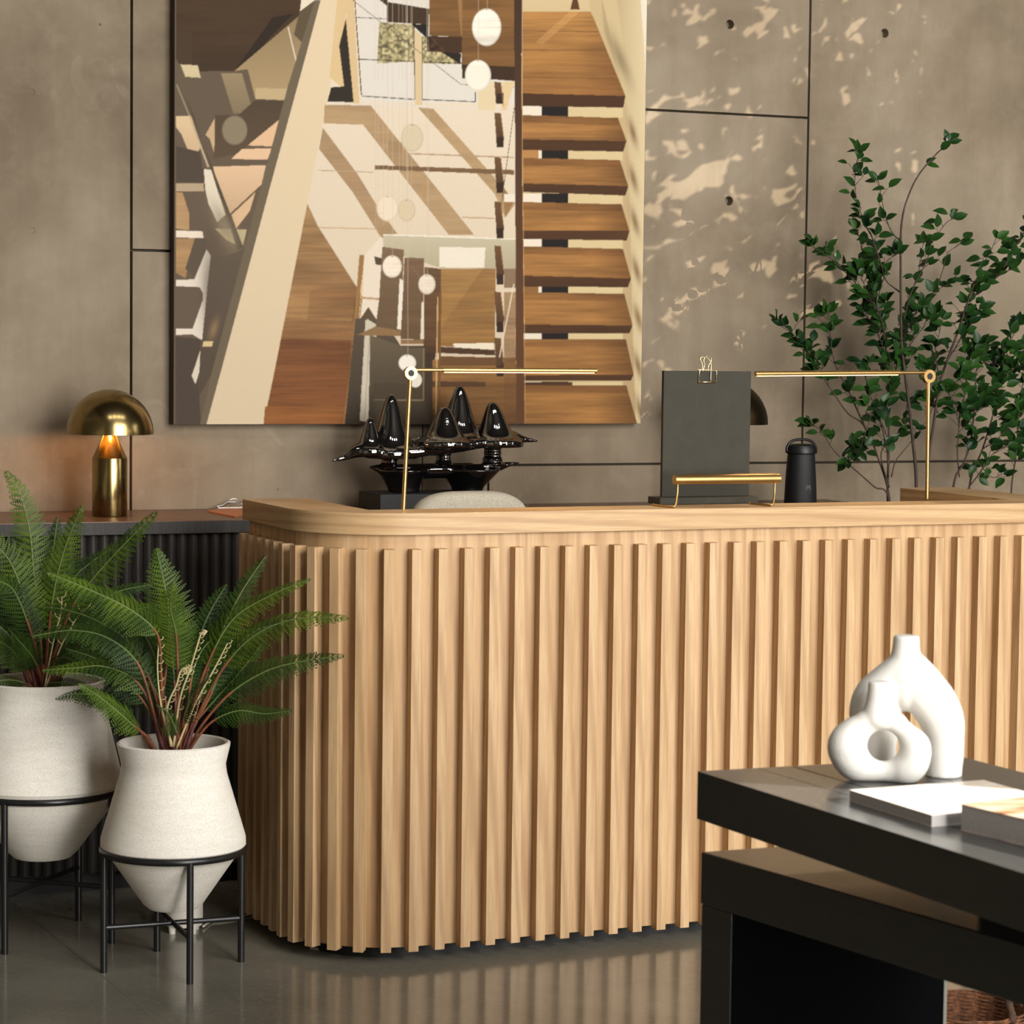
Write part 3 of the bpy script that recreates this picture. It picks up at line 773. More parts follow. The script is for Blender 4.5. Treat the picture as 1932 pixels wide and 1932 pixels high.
# ================================================================ dome lamps on the sideboard
def dome_lamp(name, label, px, pbase, pz_dome, pr_dome, mat, lit):
    base = at(px, pbase, 'Y', 1.205); base.z = 1.0
    S = ppm(base); t = thing(name, label, 'table lamp', base, 0, 'dome table lamps')
    r = 33/S; h1 = 110/S; h2 = 151/S; rd = pr_dome/S
    MB().lathe([(r*.97,0),(r,.003),(r,h1-.001),(r*.99,h1)], 64).build('base_cylinder', mat, t, smooth=.6)
    MB().lathe([(r*.985,h1),(r*.37,h2),(r*.34,h2+.012)], 64).build('cone', mat, t, smooth=.6)
    hr = 155/S; H = 84/S                      # rim height, dome height
    prof = [(rd*math.cos(a), hr+H*math.sin(a)) for a in [PI/2*i/28 for i in range(28)]] + [(.001, hr+H)]
    inn = [(p[0]*.975, hr+(p[1]-hr)*.97) for p in prof]
    MB().lathe(prof + list(reversed(inn)) + [prof[0]], 72, cap0=False, cap1=False).build('shade', mat, t, smooth=.9)
    MB().tube([(0,0,h2+.01),(0,0,hr+H*.97)], .006, 10).build('stem', mat, t, smooth=True)
    return t, base, hr, H, S
L1, lb, hr, H, S1 = dome_lamp('dome_table_lamp', 'brass dome lamp glowing warm on the sideboard above the ferns', 207, 962, 0, 82, BRASS, True)
bulb = simple('lit_bulb', (255,190,110), .5); bulb.node_tree.nodes['Principled BSDF'].inputs['Emission Color'].default_value = (1,.5,.16,1); bulb.node_tree.nodes['Principled BSDF'].inputs['Emission Strength'].default_value = 14
for k in range(2):
    a = .8+PI*k
    MB().ball((.045*math.cos(a), .045*math.sin(a), hr+.034), .014, 16).build('bulb', bulb, L1, smooth=True)
    add_light('lamp_glow', 'POINT', 1.15, (1, .50, .2), lb+Vector((.040*math.cos(a+.6), .040*math.sin(a+.6), hr+.010)), shadow_soft_size=.012)
dome_lamp('dome_table_lamp', 'brass dome lamp mostly hidden behind the black upright board', 1364, 950, 0, 82, BRASS_UNLIT, False)

# ================================================================ clipboard on the sideboard
p = [at(391,966,'Z',1.0), at(444,977,'Z',1.0), at(500,960,'Z',1.0), at(455,953,'Z',1.0)]
c = sum(p, Vector())/4
cb = thing('clipboard', 'tan clipboard with a metal clip at the end of the sideboard', 'clipboard', c)
q = [v-c for v in p]
MB().prism([(v.x,v.y) for v in q], .0002, .004).build('board', simple('hardboard', (170,112,72), .6), cb)
k = at(441,958,'Z',1.004)-c
SIL = simple('silver_metal', (190,186,178), .2, 1)
mb = MB(); mb.box(k.x-.05, k.x+.05, k.y-.014, k.y+.014, .004, .007)
mb.tube([(k.x-.05,k.y,.007),(k.x-.03,k.y,.012),(k.x-.02,k.y,.02),(k.x+.02,k.y,.02),(k.x+.03,k.y,.012),(k.x+.05,k.y,.007)], .004, 8)
mb.build('clip', SIL, cb, smooth=.6)
MB().tube([(k.x-.014,k.y,.02),(k.x-.012,k.y,.027),(k.x,k.y,.031),(k.x+.012,k.y,.027),(k.x+.014,k.y,.02)], .0018, 6).build('ring', SIL, cb, smooth=True)

# ================================================================ black glazed sculpture on its plinth
yp = 1.215
P0 = at(800, 928, 'Y', yp); S = ppm(P0); cosx = math.cos(YAW+.03)
fx_ = 1/(S*cosx)
def SX(px): return (px-820)*fx_
zt = P0.z
stand = thing('display_plinth', 'low matt black block under the glossy sculpture', 'plinth', (at(820,928,'Y',yp).x, yp, 1.0))
MB().box(SX(701), SX(912), -.09, .09, 0, zt-1.0).build('block', BLACKBOX, stand, bevel=.002)
SZ = lambda py: (928-py)/S
sc = thing('abstract_sculpture', 'glossy black abstract sculpture of peaks and spikes before the big print', 'sculpture', (at(820,928,'Y',yp).x, yp, zt))
mb = MB()
def peak(px, ptop, pbase, hw, y=0, sk=0, dy=1.0):
    """bell: lathe with gaussian profile, top rounded"""
    h = SZ(ptop)-SZ(pbase); r0 = hw*fx_
    prof = []
    for i in range(25):
        t = i/24; r = r0*2.0*(1-t); z = h*(.80*math.exp(-((r/r0)**2.4))+.20*math.exp(-((r/(1.45*r0))**2.4)))
        prof.append((max(r, 1e-4), z))
    prof = [(prof[0][0], -.018)] + prof
    b = len(mb.v); mb.lathe(prof, 28)
    for i in range(b, len(mb.v)):
        x_, y_, z_ = mb.v[i]; mb.v[i] = (SX(px)+x_+sk*max(z_,0), y+y_*dy, SZ(pbase)+z_)
def blob3(px, pz, rx, rz, ry, y=0): mb.ball((SX(px), y, SZ(pz)), 1, 20, (rx*fx_, ry, rz/S))
peak(697, 786, 846, 15, -.02); peak(739, 743, 852, 25, .0, .0); peak(825, 765, 832, 25, -.05, 0)
peak(875, 727, 826, 24, .045); peak(931, 757, 832, 24, -.01, -.12)
# upper sheet with its two long tips
def spike(pts, flat=.62):
    pp = catmull([(SX(a), yv, SZ(b)) for a, b, r_, yv in pts], 6); rr = []
    for i in range(len(pts)-1):
        for k_ in range(6): rr.append((pts[i][2]*(1-k_/6)+pts[i+1][2]*k_/6)/S)
    rr.append(pts[-1][2]/S)
    b = len(mb.v); mb.tube(pp, rr, 14)
    return b
spike([(627,867,2.6,-.03),(650,861,6,-.03),(675,848,14,-.03),(720,845,17,-.02),(775,838,13,0),(825,838,17,0),(870,828,16,.02),(925,824,17,0),(958,824,13,-.01),(980,829,7,-.02),(1008,833,2.8,-.02)])
spike([(735,852,12,.03),(790,842,10,.05),(850,832,12,.06),(900,826,12,.05),(935,828,10,.03)])
spike([(735,852,12,-.06),(790,850,9,-.07),(850,840,12,-.07),(900,834,10,-.05),(935,830,10,-.03)])
for px_, top_, bot_, w_ in ((737,852,882,17),(836,846,880,17),(927,832,878,20)):
    n_ = 4; prof = []
    for i in range(25):
        t = i/24; prof.append((w_*fx_*(1-.28*math.sin(PI*t))*(1+.13*math.cos(t*n_*2*PI)), SZ(bot_)+(SZ(top_)-SZ(bot_))*t))
    b = len(mb.v); mb.lathe(prof, 28)
    for i in range(b, len(mb.v)): mb.v[i] = (mb.v[i][0]+SX(px_), mb.v[i][1]*1.2, mb.v[i][2])
# lower saddle with two legs
spike([(700,880,2.5,0),(722,884,9,0),(760,892,14,0),(820,890,13,0),(880,890,14,0),(925,885,11,0),(955,878,6,0),(980,874,2.2,0)])
spike([(735,886,10,.035),(820,886,11,.04),(900,884,10,.035)]); spike([(735,886,10,-.035),(820,886,11,-.04),(900,884,10,-.035)])
for a_, b_, w0, w1 in ((758,764,30,26),(884,880,36,26)):
    n0 = len(mb.v)
    mb.lathe([(w1*fx_, 0), (w1*fx_*1.02, 8/S), (w0*fx_*1.15, 28/S), (w0*fx_*1.5, 44/S)], 28)
    for i in range(n0, len(mb.v)):
        x_, y_, z_ = mb.v[i]; t = z_*S/44; mb.v[i] = (SX(b_)*(1-t)+SX(a_)*t+x_, y_*1.3, z_)
fuse(mb, 'glazed_body', GLAZE, sc, .0036, 12, .6)

# ================================================================ grey chair behind the desk
pc = at(884, 926, 'Y', .60)
ch = thing('office_chair', 'grey upholstered chair with rounded back tucked behind the desk', 'chair', (pc.x, .60, 0), .08)
wch = 119/(ppm(pc)*math.cos(YAW))
topz = pc.z
out = []
for k_ in range(65):
    a = 2*PI*k_/64; ex = 2/3.6
    out.append((wch*1.0*math.copysign(abs(math.cos(a))**ex, math.cos(a)), .17*math.copysign(abs(math.sin(a))**ex, math.sin(a))))
mb = MB(); n_ = 64; prof = [(-.035,.86),(-.03,.94),(-.018,.985),(0,1.0),(.018,.985),(.03,.94),(.035,.86)]
for dy_, s_ in prof:
    for k_ in range(n_):
        x_, z_ = out[k_]
        bend = .35*(x_*x_)
        mb.v.append((x_*s_ if s_ > .9 else x_*s_, dy_-bend, topz-.17+z_*s_))
for i in range(len(prof)-1):
    mb._f([(i*n_+k_, i*n_+(k_+1)%n_, (i+1)*n_+(k_+1)%n_, (i+1)*n_+k_) for k_ in range(n_)])
mb._f([tuple(reversed(range(n_))), tuple((len(prof)-1)*n_+k_ for k_ in range(n_))])
mb.build('backrest', CHAIRFAB, ch, smooth=.9)
xs_ = wch*.72
MB().tube([(xs_, -.036-.35*xs_*xs_, topz-.33+.012*k_) for k_ in range(0)] or [(wch*.80,-.04-.3*wch*wch,topz-.30),(wch*.79,-.045-.25*wch*wch,topz-.15),(wch*.86,-.03-.3*wch*wch,topz-.035)], .0012, 5).build('seam', simple('seam_thread', (96,90,78), .9), ch)
MB().box(-wch*.98, wch*.98, -.40, -.04, .42, .50).build('seat', CHAIRFAB, ch, bevel=.02, seg=3)
MB().box(-.03, .03, -.04, -.015, .40, .72).build('back_bracket', BLACKMETAL, ch)
MB().tube([(0,-.24,.05),(0,-.24,.42)], .025, 16).build('gas_column', BLACKMETAL, ch, smooth=.6)
for k_ in range(5):
    a = 2*PI*k_/5+.3
    lg = MB().tube([(0,-.24,.08),(.24*math.cos(a), -.24+.24*math.sin(a), .055)], [.018,.011], 8).build('base_leg', BLACKMETAL, ch, smooth=.6)
    MB().ball((.24*math.cos(a), -.24+.24*math.sin(a), .0252), .025, 12).build('castor', BLACKPL, lg, smooth=True)

# ================================================================ reading lamps on the worktop
LEDM = simple('lit_strip', (255,214,150), .5); b_ = LEDM.node_tree.nodes['Principled BSDF']; b_.inputs['Emission Color'].default_value = (1,.74,.40,1); b_.inputs['Emission Strength'].default_value = 2.2
def reading_lamp(label, pb, pj, arm_end, strip0, ypos_, tilt=0):
    base = at(pb[0], pb[1], 'Z', 1.08); S = ppm(base)
    J = at(pj[0], pj[1], 'Y', base.y)
    t = thing('reading_lamp', label, 'desk lamp', base, 0, 'brass reading lamps on the worktop')
    j = J-base
    MB().lathe([(.019,0),(.019,.004),(.0065,.006)], 32).build('foot', BRASS, t, smooth=.6) if False else None
    d_ = j.normalized()
    MB().tube([(0,0,0), j-d_*.012], .0052, 16).build('pole', GOLD, t, smooth=.9)
    # ring joint facing the camera
    R_ = 12.5/S
    hinge = MB(); b0 = len(hinge.v); hinge.lathe([(R_*.5,-.007),(R_,-.007),(R_,.007),(R_*.5,.007),(R_*.5,-.007)], 36, cap0=False, cap1=False)
    M_ = Matrix.Rotation(PI/2, 4, 'X'); hinge.v[b0:] = [tuple(M_@Vector(v)+j) for v in hinge.v[b0:]]
    hg = hinge.build('hinge', GOLD, t, smooth=.7)
    core = MB(); core.lathe([(R_*.5,-.0072),(R_*.5,.0072)], 24); core.v = [tuple(M_@Vector(v)+j) for v in core.v]
    core.build('hinge_pin', BLACKBOX, hg, smooth=.7)
    E = at(arm_end[0], arm_end[1], 'Y', base.y)-base; Q = at(strip0[0], strip0[1], 'Y', base.y)-base
    A0 = j+Vector((math.copysign(R_*.8, E.x-j.x), 0, (strip0[1]-pj[1])*-1/S))
    MB().tube([A0, Q], .0042, 12).build('arm', GOLD, t, smooth=.9)
    bar = MB(); hh = 4.6/S
    x0_, x1_ = sorted((Q.x, E.x)); za, zb = (Q.z, E.z) if Q.x < E.x else (E.z, Q.z)
    n0 = len(bar.v); bar.tube([(x0_,0,za),(x1_,0,zb)], hh, 20); 
    bo = bar.build('light_bar', GOLD, t, smooth=.9)
    st = MB(); st.box(x0_+.004, x1_-.006, -hh*.62, hh*.62, -.001, .001)
    for i, v in enumerate(st.v):
        f = (v[0]-x0_)/(x1_-x0_); st.v[i] = (v[0], v[1], v[2]+za*(1-f)+zb*f-hh*.95)
    st.build('led_strip', LEDM, bo)
    add_light('reading_light', 'AREA', 1.3, (1,.72,.4), base+(Q+E)/2-Vector((0,0,hh+.004)), (0,0,-1), shape='RECTANGLE', size=abs(E.x-Q.x), size_y=.006)
    return t
reading_lamp('slim brass reading lamp in front of the sculpture, arm pointing right', (761,961), (774,704), (1125,699.5), (835,698), 0)
reading_lamp('slim brass reading lamp in front of the leafy branches, arm pointing left', (1749,941), (1752,710), (1425,705), (1697,703), 0)

# ================================================================ black board on a stand with a wire clip
pb = at(1330, 951, 'Z', 1.08); pb.y += .03
ex0 = at(1222, 948, 'Z', 1.08); ex1 = at(1427, 948, 'Z', 1.08)
bx0, bx1 = at(1247,940,'Y',pb.y).x, at(1411,940,'Y',pb.y).x
bt = at(1330, 700, 'Y', pb.y).z; S = ppm(pb)
bd = thing('menu_board', 'upright black linen covered board on a black base on the worktop', 'display board', (pb.x, pb.y, 1.08))
MB().box(bx0-pb.x-.020, bx1-pb.x+.012, -.035, .035, 0, .018).build('base', BOARD, bd, bevel=.002)
M_ = Matrix.Rotation(math.radians(-1.5), 4, 'X')
MB().box(bx0-pb.x, bx1-pb.x, -.006, .006, .018, bt-1.08).build('panel', BOARD, bd, bevel=.001)
WIRE = simple('pale_gold_wire', (232,206,160), .2, 1)
cx_ = at(1331,700,'Y',pb.y).x; s = 1/(S*math.cos(YAW))
cl = thing('wire_binder_clip', 'pale gold wire clip gripping the top of the black board', 'binder clip', (cx_, pb.y, bt))
def W3(pts, y): return [((a-1331)*s, y, (700-b)/S) for a, b in pts]
mb = MB()
for yv in (-.0095, .0095):
    mb.tube(W3([(1314.5,722),(1316,700),(1319,697.5),(1346,698),(1350,701),(1348,722)], yv), .0011, 6)
    mb.tube(W3([(1314,720.5),(1349,720.5)], yv), .0018, 6)
for a_ in (1316,1350): mb.tube([((a_-1331)*s,-.0095,(700-698.5)/S),((a_-1331)*s,.0095,(700-698.5)/S)], .0011, 6)
mb.build('clip_body', WIRE, cl, smooth=True)
for yv, off in ((-.0105, 0), (.0105, 3)):
    MB().tube(catmull(W3([(1324+off,721),(1327+off,700),(1330+off,688),(1328+off,680),(1331+off,674),(1337+off,672.5),(1343+off,677),(1342+off,683),(1338+off,689),(1337+off,700),(1338+off,721)], yv), 5) if off else
        catmull(W3([(1338,721),(1338,700),(1338.5,688),(1334,678),(1328,673.5),(1320,674),(1317,678),(1320,684),(1321.5,690),(1321.5,700)], yv), 5), .0010, 6).build('handle', WIRE, cl, smooth=True)

# ================================================================ brass rail holder in front of the board
rl = at(1272, 905, 'Y', .045); rr = at(1470, 903, 'Y', .045); S = ppm(rl)
rh = thing('brass_tube_holder', 'horizontal brass tube on two bent wire feet in front of the black board', 'holder', (rl.x, .045, 1.08))
o_ = Vector(rh.location); L_ = rr.x-rl.x; z_ = rl.z-1.08
MB().tube([(0,0,z_),(L_,0,z_)], 9/S, 28).build('tube', GOLD, rh, smooth=.9)
for xk in (.010, L_-.012):
    f0 = .004
    pts = catmull([(xk,0,z_-7/S),(xk,0,z_-.022),(xk-.003,-.004,z_*.42),(xk-.010,-.012,.010),(xk-.018,-.014,.0035)], 6)
    fw = MB().tube(pts + [Vector((xk-.022,.03,.003)), Vector((xk-.026,.082,.003))], .0026, 10).build('wire_foot', GOLD, rh, smooth=.9)
    MB().ball((xk-.026,.082,.0034), .0034, 12).build('foot_tip', GOLD, fw, smooth=True)
MB().tube([(.03,.014,z_+8/S),(L_-.004,.014,z_+8/S)], .002, 10).build('upper_rod', simple('rose_brass', (206,140,92), .2, 1), rh, smooth=.9)

# ================================================================ portable speaker on the sideboard
sp = at(1510, 944, 'Z', 1.0); sp.y = 1.10; sp = Vector((at(1510,944,'Y',1.10).x, 1.10, 1.0)); S = ppm(sp)
zt_ = at(1510, 832, 'Y', 1.10).z-1.0; r = 31/S
spk = thing('portable_speaker', 'black bottle-shaped portable speaker with a loop handle beside the leafy branches', 'speaker', sp)
MB().lathe([(r*.86,0),(r*.97,.004),(r*1.0,.014),(r*.985,.03),(r*.93,zt_*.45),(r*.83,zt_*.8),(r*.80,zt_*.90),(r*.74,zt_*.93)], 48).build('grille_body', simple('speaker_mesh', (16,18,21), .5, 0, .4, bump=.4, bscale=900), spk, smooth=.8)
MB().lathe([(r*.80,zt_*.80),(r*.96,zt_*.82),(r*.97,zt_*.86),(r*.86,zt_*.93),(r*.6,zt_*.955)], 48).build('collar', BLACKPL, spk, smooth=.8)
MB().tube(catmull([(-r*.95,0,zt_*.84),(-r*1.0,0,zt_*.90),(-r*.75,0,zt_*.985),(-r*.3,0,zt_*1.02),(r*.3,0,zt_*1.02),(r*.75,0,zt_*.985),(r*1.0,0,zt_*.90),(r*.95,0,zt_*.84)], 6), .0042, 10).build('handle', BLACKPL, spk, smooth=True)
MB().box(-.008, .008, -r*.955, -r*.90, zt_*.20, zt_*.34).build('button_panel', simple('worn_grey', (64,68,76), .5), spk)

# ================================================================ potted ferns on stands
def stand_pot(tname, plabel, slabel, cpx, cz_c, feet, R_, ringz, pot_prof, S):
    pass
def plant_stand(label, c, ang, R_, hz, group=None):
    t = thing('plant_stand', label, 'plant stand', (c[0], c[1], 0), ang)
    rt = .0088
    MB().tube([(R_*math.cos(2*PI*k/48), R_*math.sin(2*PI*k/48), hz) for k in range(48)], rt, 10, closed=True).build('ring', BLACKMETAL, t, smooth=True)
    for k in range(4):
        a = PI/2*k; x, y = R_*math.cos(a), R_*math.sin(a)
        MB().tube([(x,y,0),(x,y,hz)], rt*.95, 12).build('leg', BLACKMETAL, t, smooth=.9)
    for k in range(2):
        a = PI/2*k; x, y = R_*math.cos(a), R_*math.sin(a); zc = hz*.375
        MB().tube([(x,y,zc+ (0 if k else .0)),(-x,-y,zc)], rt*.72, 10).build('cross_bar', BLACKMETAL, t, smooth=.9)
    return t
def pot(label, c, prof, group):
    t = thing('plant_pot', label, 'plant pot', (c[0], c[1], 0), 0)
    n = len(prof); MB().lathe(prof, 72).build('vessel', STONE, t, smooth=.55) if False else None
    return t
# small pot: centre of its four measured feet
fA, fB, fC, fD = at(360,1858,'Z',0), at(195,1833,'Z',0), at(455,1814,'Z',0), at(295,1795,'Z',0)
cS = (fA+fB+fC+fD)/4; cS.z = 0
RS = (fB-fC).length/2; angS = math.atan2(fA.y-cS.y, fA.x-cS.x)
fP, fQ = at(9,1800,'Z',0), at(148,1737,'Z',0)
cB = (fP+fQ)/2; cB.z = 0
RB = (fP-fQ).length/2; angB = math.atan2(fP.y-cB.y, fP.x-cB.x)
def zat(c, px, py):
    """height on the vertical axis c seen at photo row py"""
    lo, hi = -1, 3
    for _ in range(50):
        m_ = (lo+hi)/2
        if to_px((c.x, c.y, m_))[1] > py: lo = m_
        else: hi = m_
    return lo
SS_ = ppm((cS.x, cS.y, .4)); SB_ = ppm((cB.x, cB.y, .5))
hS = zat(cS, 0, 1601); hB = zat(cB, 0, 1489)
plant_stand('low black metal stand under the smaller clay pot', cS, angS, RS, hS)
plant_stand('black metal stand under the larger clay pot at the left edge', cB, angB, RB, hB)
def make_pot(label, c, S, rows, inner_z, wall):
    t = thing('plant_pot', label, 'plant pot', (c.x, c.y, 0), 0)
    prof = []
    for py, r in rows: prof.append((r/S, zat(c, 0, py)))
    top_r, top_z = prof[-1]
    pin = [(top_r-wall*.5, top_z+.003), (top_r-wall, top_z), (top_r-wall*1.1, top_z-.02), (top_r-wall*1.6, top_z-inner_z)]
    MB().lathe([(.001, prof[0][1])] + prof + pin + [(.001, top_z-inner_z)], 80, cap0=False, cap1=False).build('vessel', STONE, t, smooth=.5)
    sm = MB(); random.seed(5)
    ri = top_r-wall*1.5; zi = top_z-inner_z+.001
    sm.lathe([(ri, zi), (ri*.6, zi+.012), (.001, zi+.02)], 40, cap0=False, cap1=False)
    sl = sm.build('soil', SOIL, t, smooth=True)
    ms = MB()
    for _ in range(110):
        a = random.random()*2*PI; q = ri*math.sqrt(random.random())*.96; x, y = q*math.cos(a), q*math.sin(a); z0 = zi+.006+.012*(1-q/ri)
        b_ = random.random()*2*PI; l_ = .006+.012*random.random()
        ms.tube([(x,y,z0),(x+l_*math.cos(b_)*.6,y+l_*math.sin(b_)*.6,z0+.008*random.random()+.003),(x+l_*math.cos(b_+1),y+l_*math.sin(b_+1),z0+.002)], .0007, 4)
    mo = ms.build('moss_curls', simple('moss_curl', (176,158,128), .9), t); mo['kind'] = 'stuff'
    return t, top_z, zi, ri
_, topS, soilS, riS = make_pot('smaller whitewashed clay pot on the low black stand', cS, SS_,
    [(1714,34),(1712,46),(1704,56),(1622,113),(1604,126),(1592,136.5),(1578,136),(1458,100),(1440,98),(1406,106),(1401,106.5)], .05, .012)
_, topB, soilB, riB = make_pot('larger whitewashed clay pot on the black stand at the left edge', cB, SB_,
    [(1618,40),(1615,54),(1604,66),(1510,137),(1490,143),(1476,151),(1462,148),(1322,115),(1306,112),(1290,115),(1284,117)], .05, .013)
# ================================================================ ferns
TOCAM = -FWD; RIGHT = Vector((_cy, -_sy, 0)); DEPTH = Vector((_sy, _cy, 0))
def frond(parent, base, pts, wmax, start, mat, rnd, tilt=.7, roll=0.0, rs=.0026, npin=22, stalk=None):
    """arching frond: rachis curve with two ranks of feathery pinnae made of small leaflets"""
    C_ = catmull(pts, 10)
    n = len(C_)
    d = [0]
    for i in range(1, n): d.append(d[-1]+(C_[i]-C_[i-1]).length)
    L_ = d[-1]
    def P(t):
        s_ = t*L_
        for i in range(1, n):
            if d[i] >= s_ or i == n-1:
                f = (s_-d[i-1])/max(d[i]-d[i-1], 1e-6); return C_[i-1].lerp(C_[i], min(max(f,0),1)), (C_[i]-C_[i-1]).normalized()
    mb = MB()
    cut = int(n*(start+.02)); rr_ = [rs*(1-.8*i/(n-1)) for i in range(n)]
    mb.tube([p-base for p in C_[:cut+1]], rr_[:cut+1], 7, 1); mb.tube([p-base for p in C_[cut:]], [q*.8 for q in rr_[cut:]], 5, 2)
    V_, F_ = mb.v, mb.f
    for i in range(npin):
        t = start+(1-start)*(i+.5)/npin; u = (i+.5)/npin
        p, T = P(t); N_ = (Vector((0,0,1))*tilt + TOCAM*(1-tilt) + RIGHT*roll); N_ = (N_-T*N_.dot(T)).normalized()
        S_ = T.cross(N_).normalized()
        w = wmax*(min(1, (u+.16)/.30))*(1-u**1.5)**.8 + .003
        for sd in (-1, 1):
            ang = 1.12+.14*rnd.random(); D = (S_*sd*math.sin(ang)+T*math.cos(ang)).normalized()
            droop = N_*(-.28-.2*rnd.random())
            ww = w*(.92+.16*rnd.random()); k_ = max(4, int(ww/.0052)); nrm = (N_-D*N_.dot(D)).normalized(); B_ = D.cross(nrm)
            prevq = None
            pin0 = p-base
            lw = L_*(1-start)/npin*.68
            # pinna midrib
            b_ = len(V_); e_ = pin0+D*ww+droop*ww; h = B_*.0004
            V_ += [tuple(pin0-h), tuple(pin0+h), tuple(e_+nrm*.0003)]; mb._f([(b_, b_+1, b_+2)], 0)
            for j in range(k_):
                v = (j+.4)/k_; q = pin0+D*ww*v+droop*ww*v*v
                ll = lw*(1-v**2.0)*(.9+.2*rnd.random())+.0008
                hw = ww/k_*.56
                for s2_ in (-1, 1):
                    dd = (B_*s2_+D*.45+nrm*(.12*(rnd.random()-.5))).normalized()
                    m_ = q+dd*ll*.55; e2 = q+dd*ll; b_ = len(V_)
                    V_ += [tuple(q), tuple(m_+D*hw-nrm*.0006), tuple(e2), tuple(m_-D*hw+nrm*.0006)]
                    mb._f([(b_, b_+1, b_+2, b_+3)], 0)
    o = mb.build('frond', [mat, stalk or STALK, RACH], parent)
    return o
def fern(name, label, ctr, zb, S, specs, x0, y0, seed):
    rnd = random.Random(seed)
    base = Vector((ctr.x, ctr.y, zb)); t = thing('potted_fern', label, 'fern', base)
    for sp_ in specs:
        pts, w, dep, start, tilt, roll, mt = sp_
        W_ = []; w = w*1.22
        n = len(pts)
        for i, (a, b) in enumerate(pts):
            f = i/(n-1); dx = (a-x0)/S; dz = (y0-b)/S
            W_.append(base + RIGHT*dx + Vector((0,0,1))*dz + DEPTH*(dep*f**1.2))
        frond(t, base, W_, w/S, start, FERN if mt else FERN2, rnd, tilt, roll, rs=.0042, stalk=STALK)
    # clump of thick red-brown stalk bases
    mb = MB()
    for k_ in range(9):
        a = 2*PI*k_/9+rnd.random(); r0 = .012+.012*rnd.random()
        mb.tube([(r0*math.cos(a), r0*math.sin(a), -.01), (r0*1.6*math.cos(a), r0*1.6*math.sin(a), .035), (r0*2.6*math.cos(a), r0*2.6*math.sin(a), .075+.03*rnd.random())], [.0085,.006,.0035], 7)
    mb.build('crown', STALKRED, t, smooth=True)
    return t, base, rnd
SP_S = [
 # pts(px) , half width px, depth offset m, leafy start, tilt, roll, bright
 ([(325,1418),(312,1330),(322,1230),(326,1130),(318,1078),(304,1012)], 50, -.02, .52, .15, .15, 1),
 ([(326,1418),(316,1320),(315,1240),(310,1168),(262,1120),(190,1082),(120,1050)], 46, -.14, .52, .55, .0, 1),
 ([(332,1416),(345,1300),(345,1175),(338,1120),(345,1070)], 42, -.12, .50, .30, .0, 1),
 ([(345,1418),(368,1320),(405,1215),(450,1140),(520,1095),(592,1063)], 33, -.04, .42, .5, 0, 1),
 ([(348,1418),(380,1330),(430,1235),(490,1170),(570,1135),(668,1130)], 36, -.10, .44, .5, 0, 1),
 ([(350,1418),(385,1350),(440,1285),(510,1240),(580,1220),(655,1208)], 34, -.02, .40, .45, 0, 0),
 ([(350,1420),(376,1375),(410,1335),(460,1312),(510,1315),(562,1306)], 26, -.08, .42, .45, 0, 0),
 ([(345,1418),(370,1340),(400,1230),(430,1150),(460,1090),(498,1032)], 34, .10, .40, .4, 0, 0),
 ([(318,1418),(300,1330),(270,1230),(215,1180),(150,1165),(78,1175)], 36, -.05, .40, .5, 0, 0),
 ([(316,1418),(296,1320),(262,1260),(205,1235),(150,1238),(92,1242)], 32, -.02, .40, .5, 0, 1),
 ([(312,1420),(292,1372),(262,1340),(235,1310),(205,1280),(175,1255)], 30, -.13, .34, .5, 0, 1),
 ([(312,1420),(285,1380),(262,1345),(215,1300),(160,1290),(110,1300)], 26, .02, .40, .5, 0, 0),
 ([(322,1418),(300,1300),(255,1205),(190,1160),(120,1138),(60,1135)], 30, .12, .42, .5, 0, 0),
 ([(338,1416),(350,1340),(375,1270),(385,1200),(395,1150)], 34, .10, .40, .3, 0, 0),
 ([(340,1418),(352,1370),(362,1320),(385,1270),(415,1240)], 30, -.14, .42, .55, 0, 0),
 ([(340,1418),(350,1385),(345,1345),(335,1310),(320,1290)], 26, -.15, .42, .5, 0, 0),
 ([(345,1418),(362,1360),(410,1300),(450,1255),(500,1190)], 26, .06, .40, .4, 0, 0),
 ([(345,1418),(358,1330),(372,1240),(398,1190),(440,1165)], 28, .0, .44, .4, 0, 0),
 ([(330,1418),(318,1340),(290,1270),(240,1215),(200,1205)], 30, .06, .40, .4, 0, 0),
 ([(322,1418),(300,1340),(250,1270),(190,1225),(130,1205)], 34, .02, .40, .35, .1, 0),
 ([(330,1418),(322,1330),(300,1240),(270,1180),(230,1140)], 38, .10, .42, .25, 0, 0),
 ([(336,1418),(345,1320),(362,1230),(388,1150),(420,1090)], 38, .14, .42, .2, 0, 0),
 ([(345,1418),(372,1350),(402,1290),(425,1235),(470,1180),(520,1160)], 32, .10, .40, .35, 0, 0),
 ([(320,1418),(305,1370),(285,1310),(240,1255),(185,1250)], 28, .08, .40, .4, 0, 0),
 ([(336,1418),(338,1330),(330,1240),(322,1180),(330,1130)], 36, .08, .40, .2, .2, 0),
]
fs, bs, rnd_ = fern('potted_fern', 'green fern arching out of the smaller clay pot beside the desk corner', cS, soilS, SS_, SP_S, 335, 1418, 11)
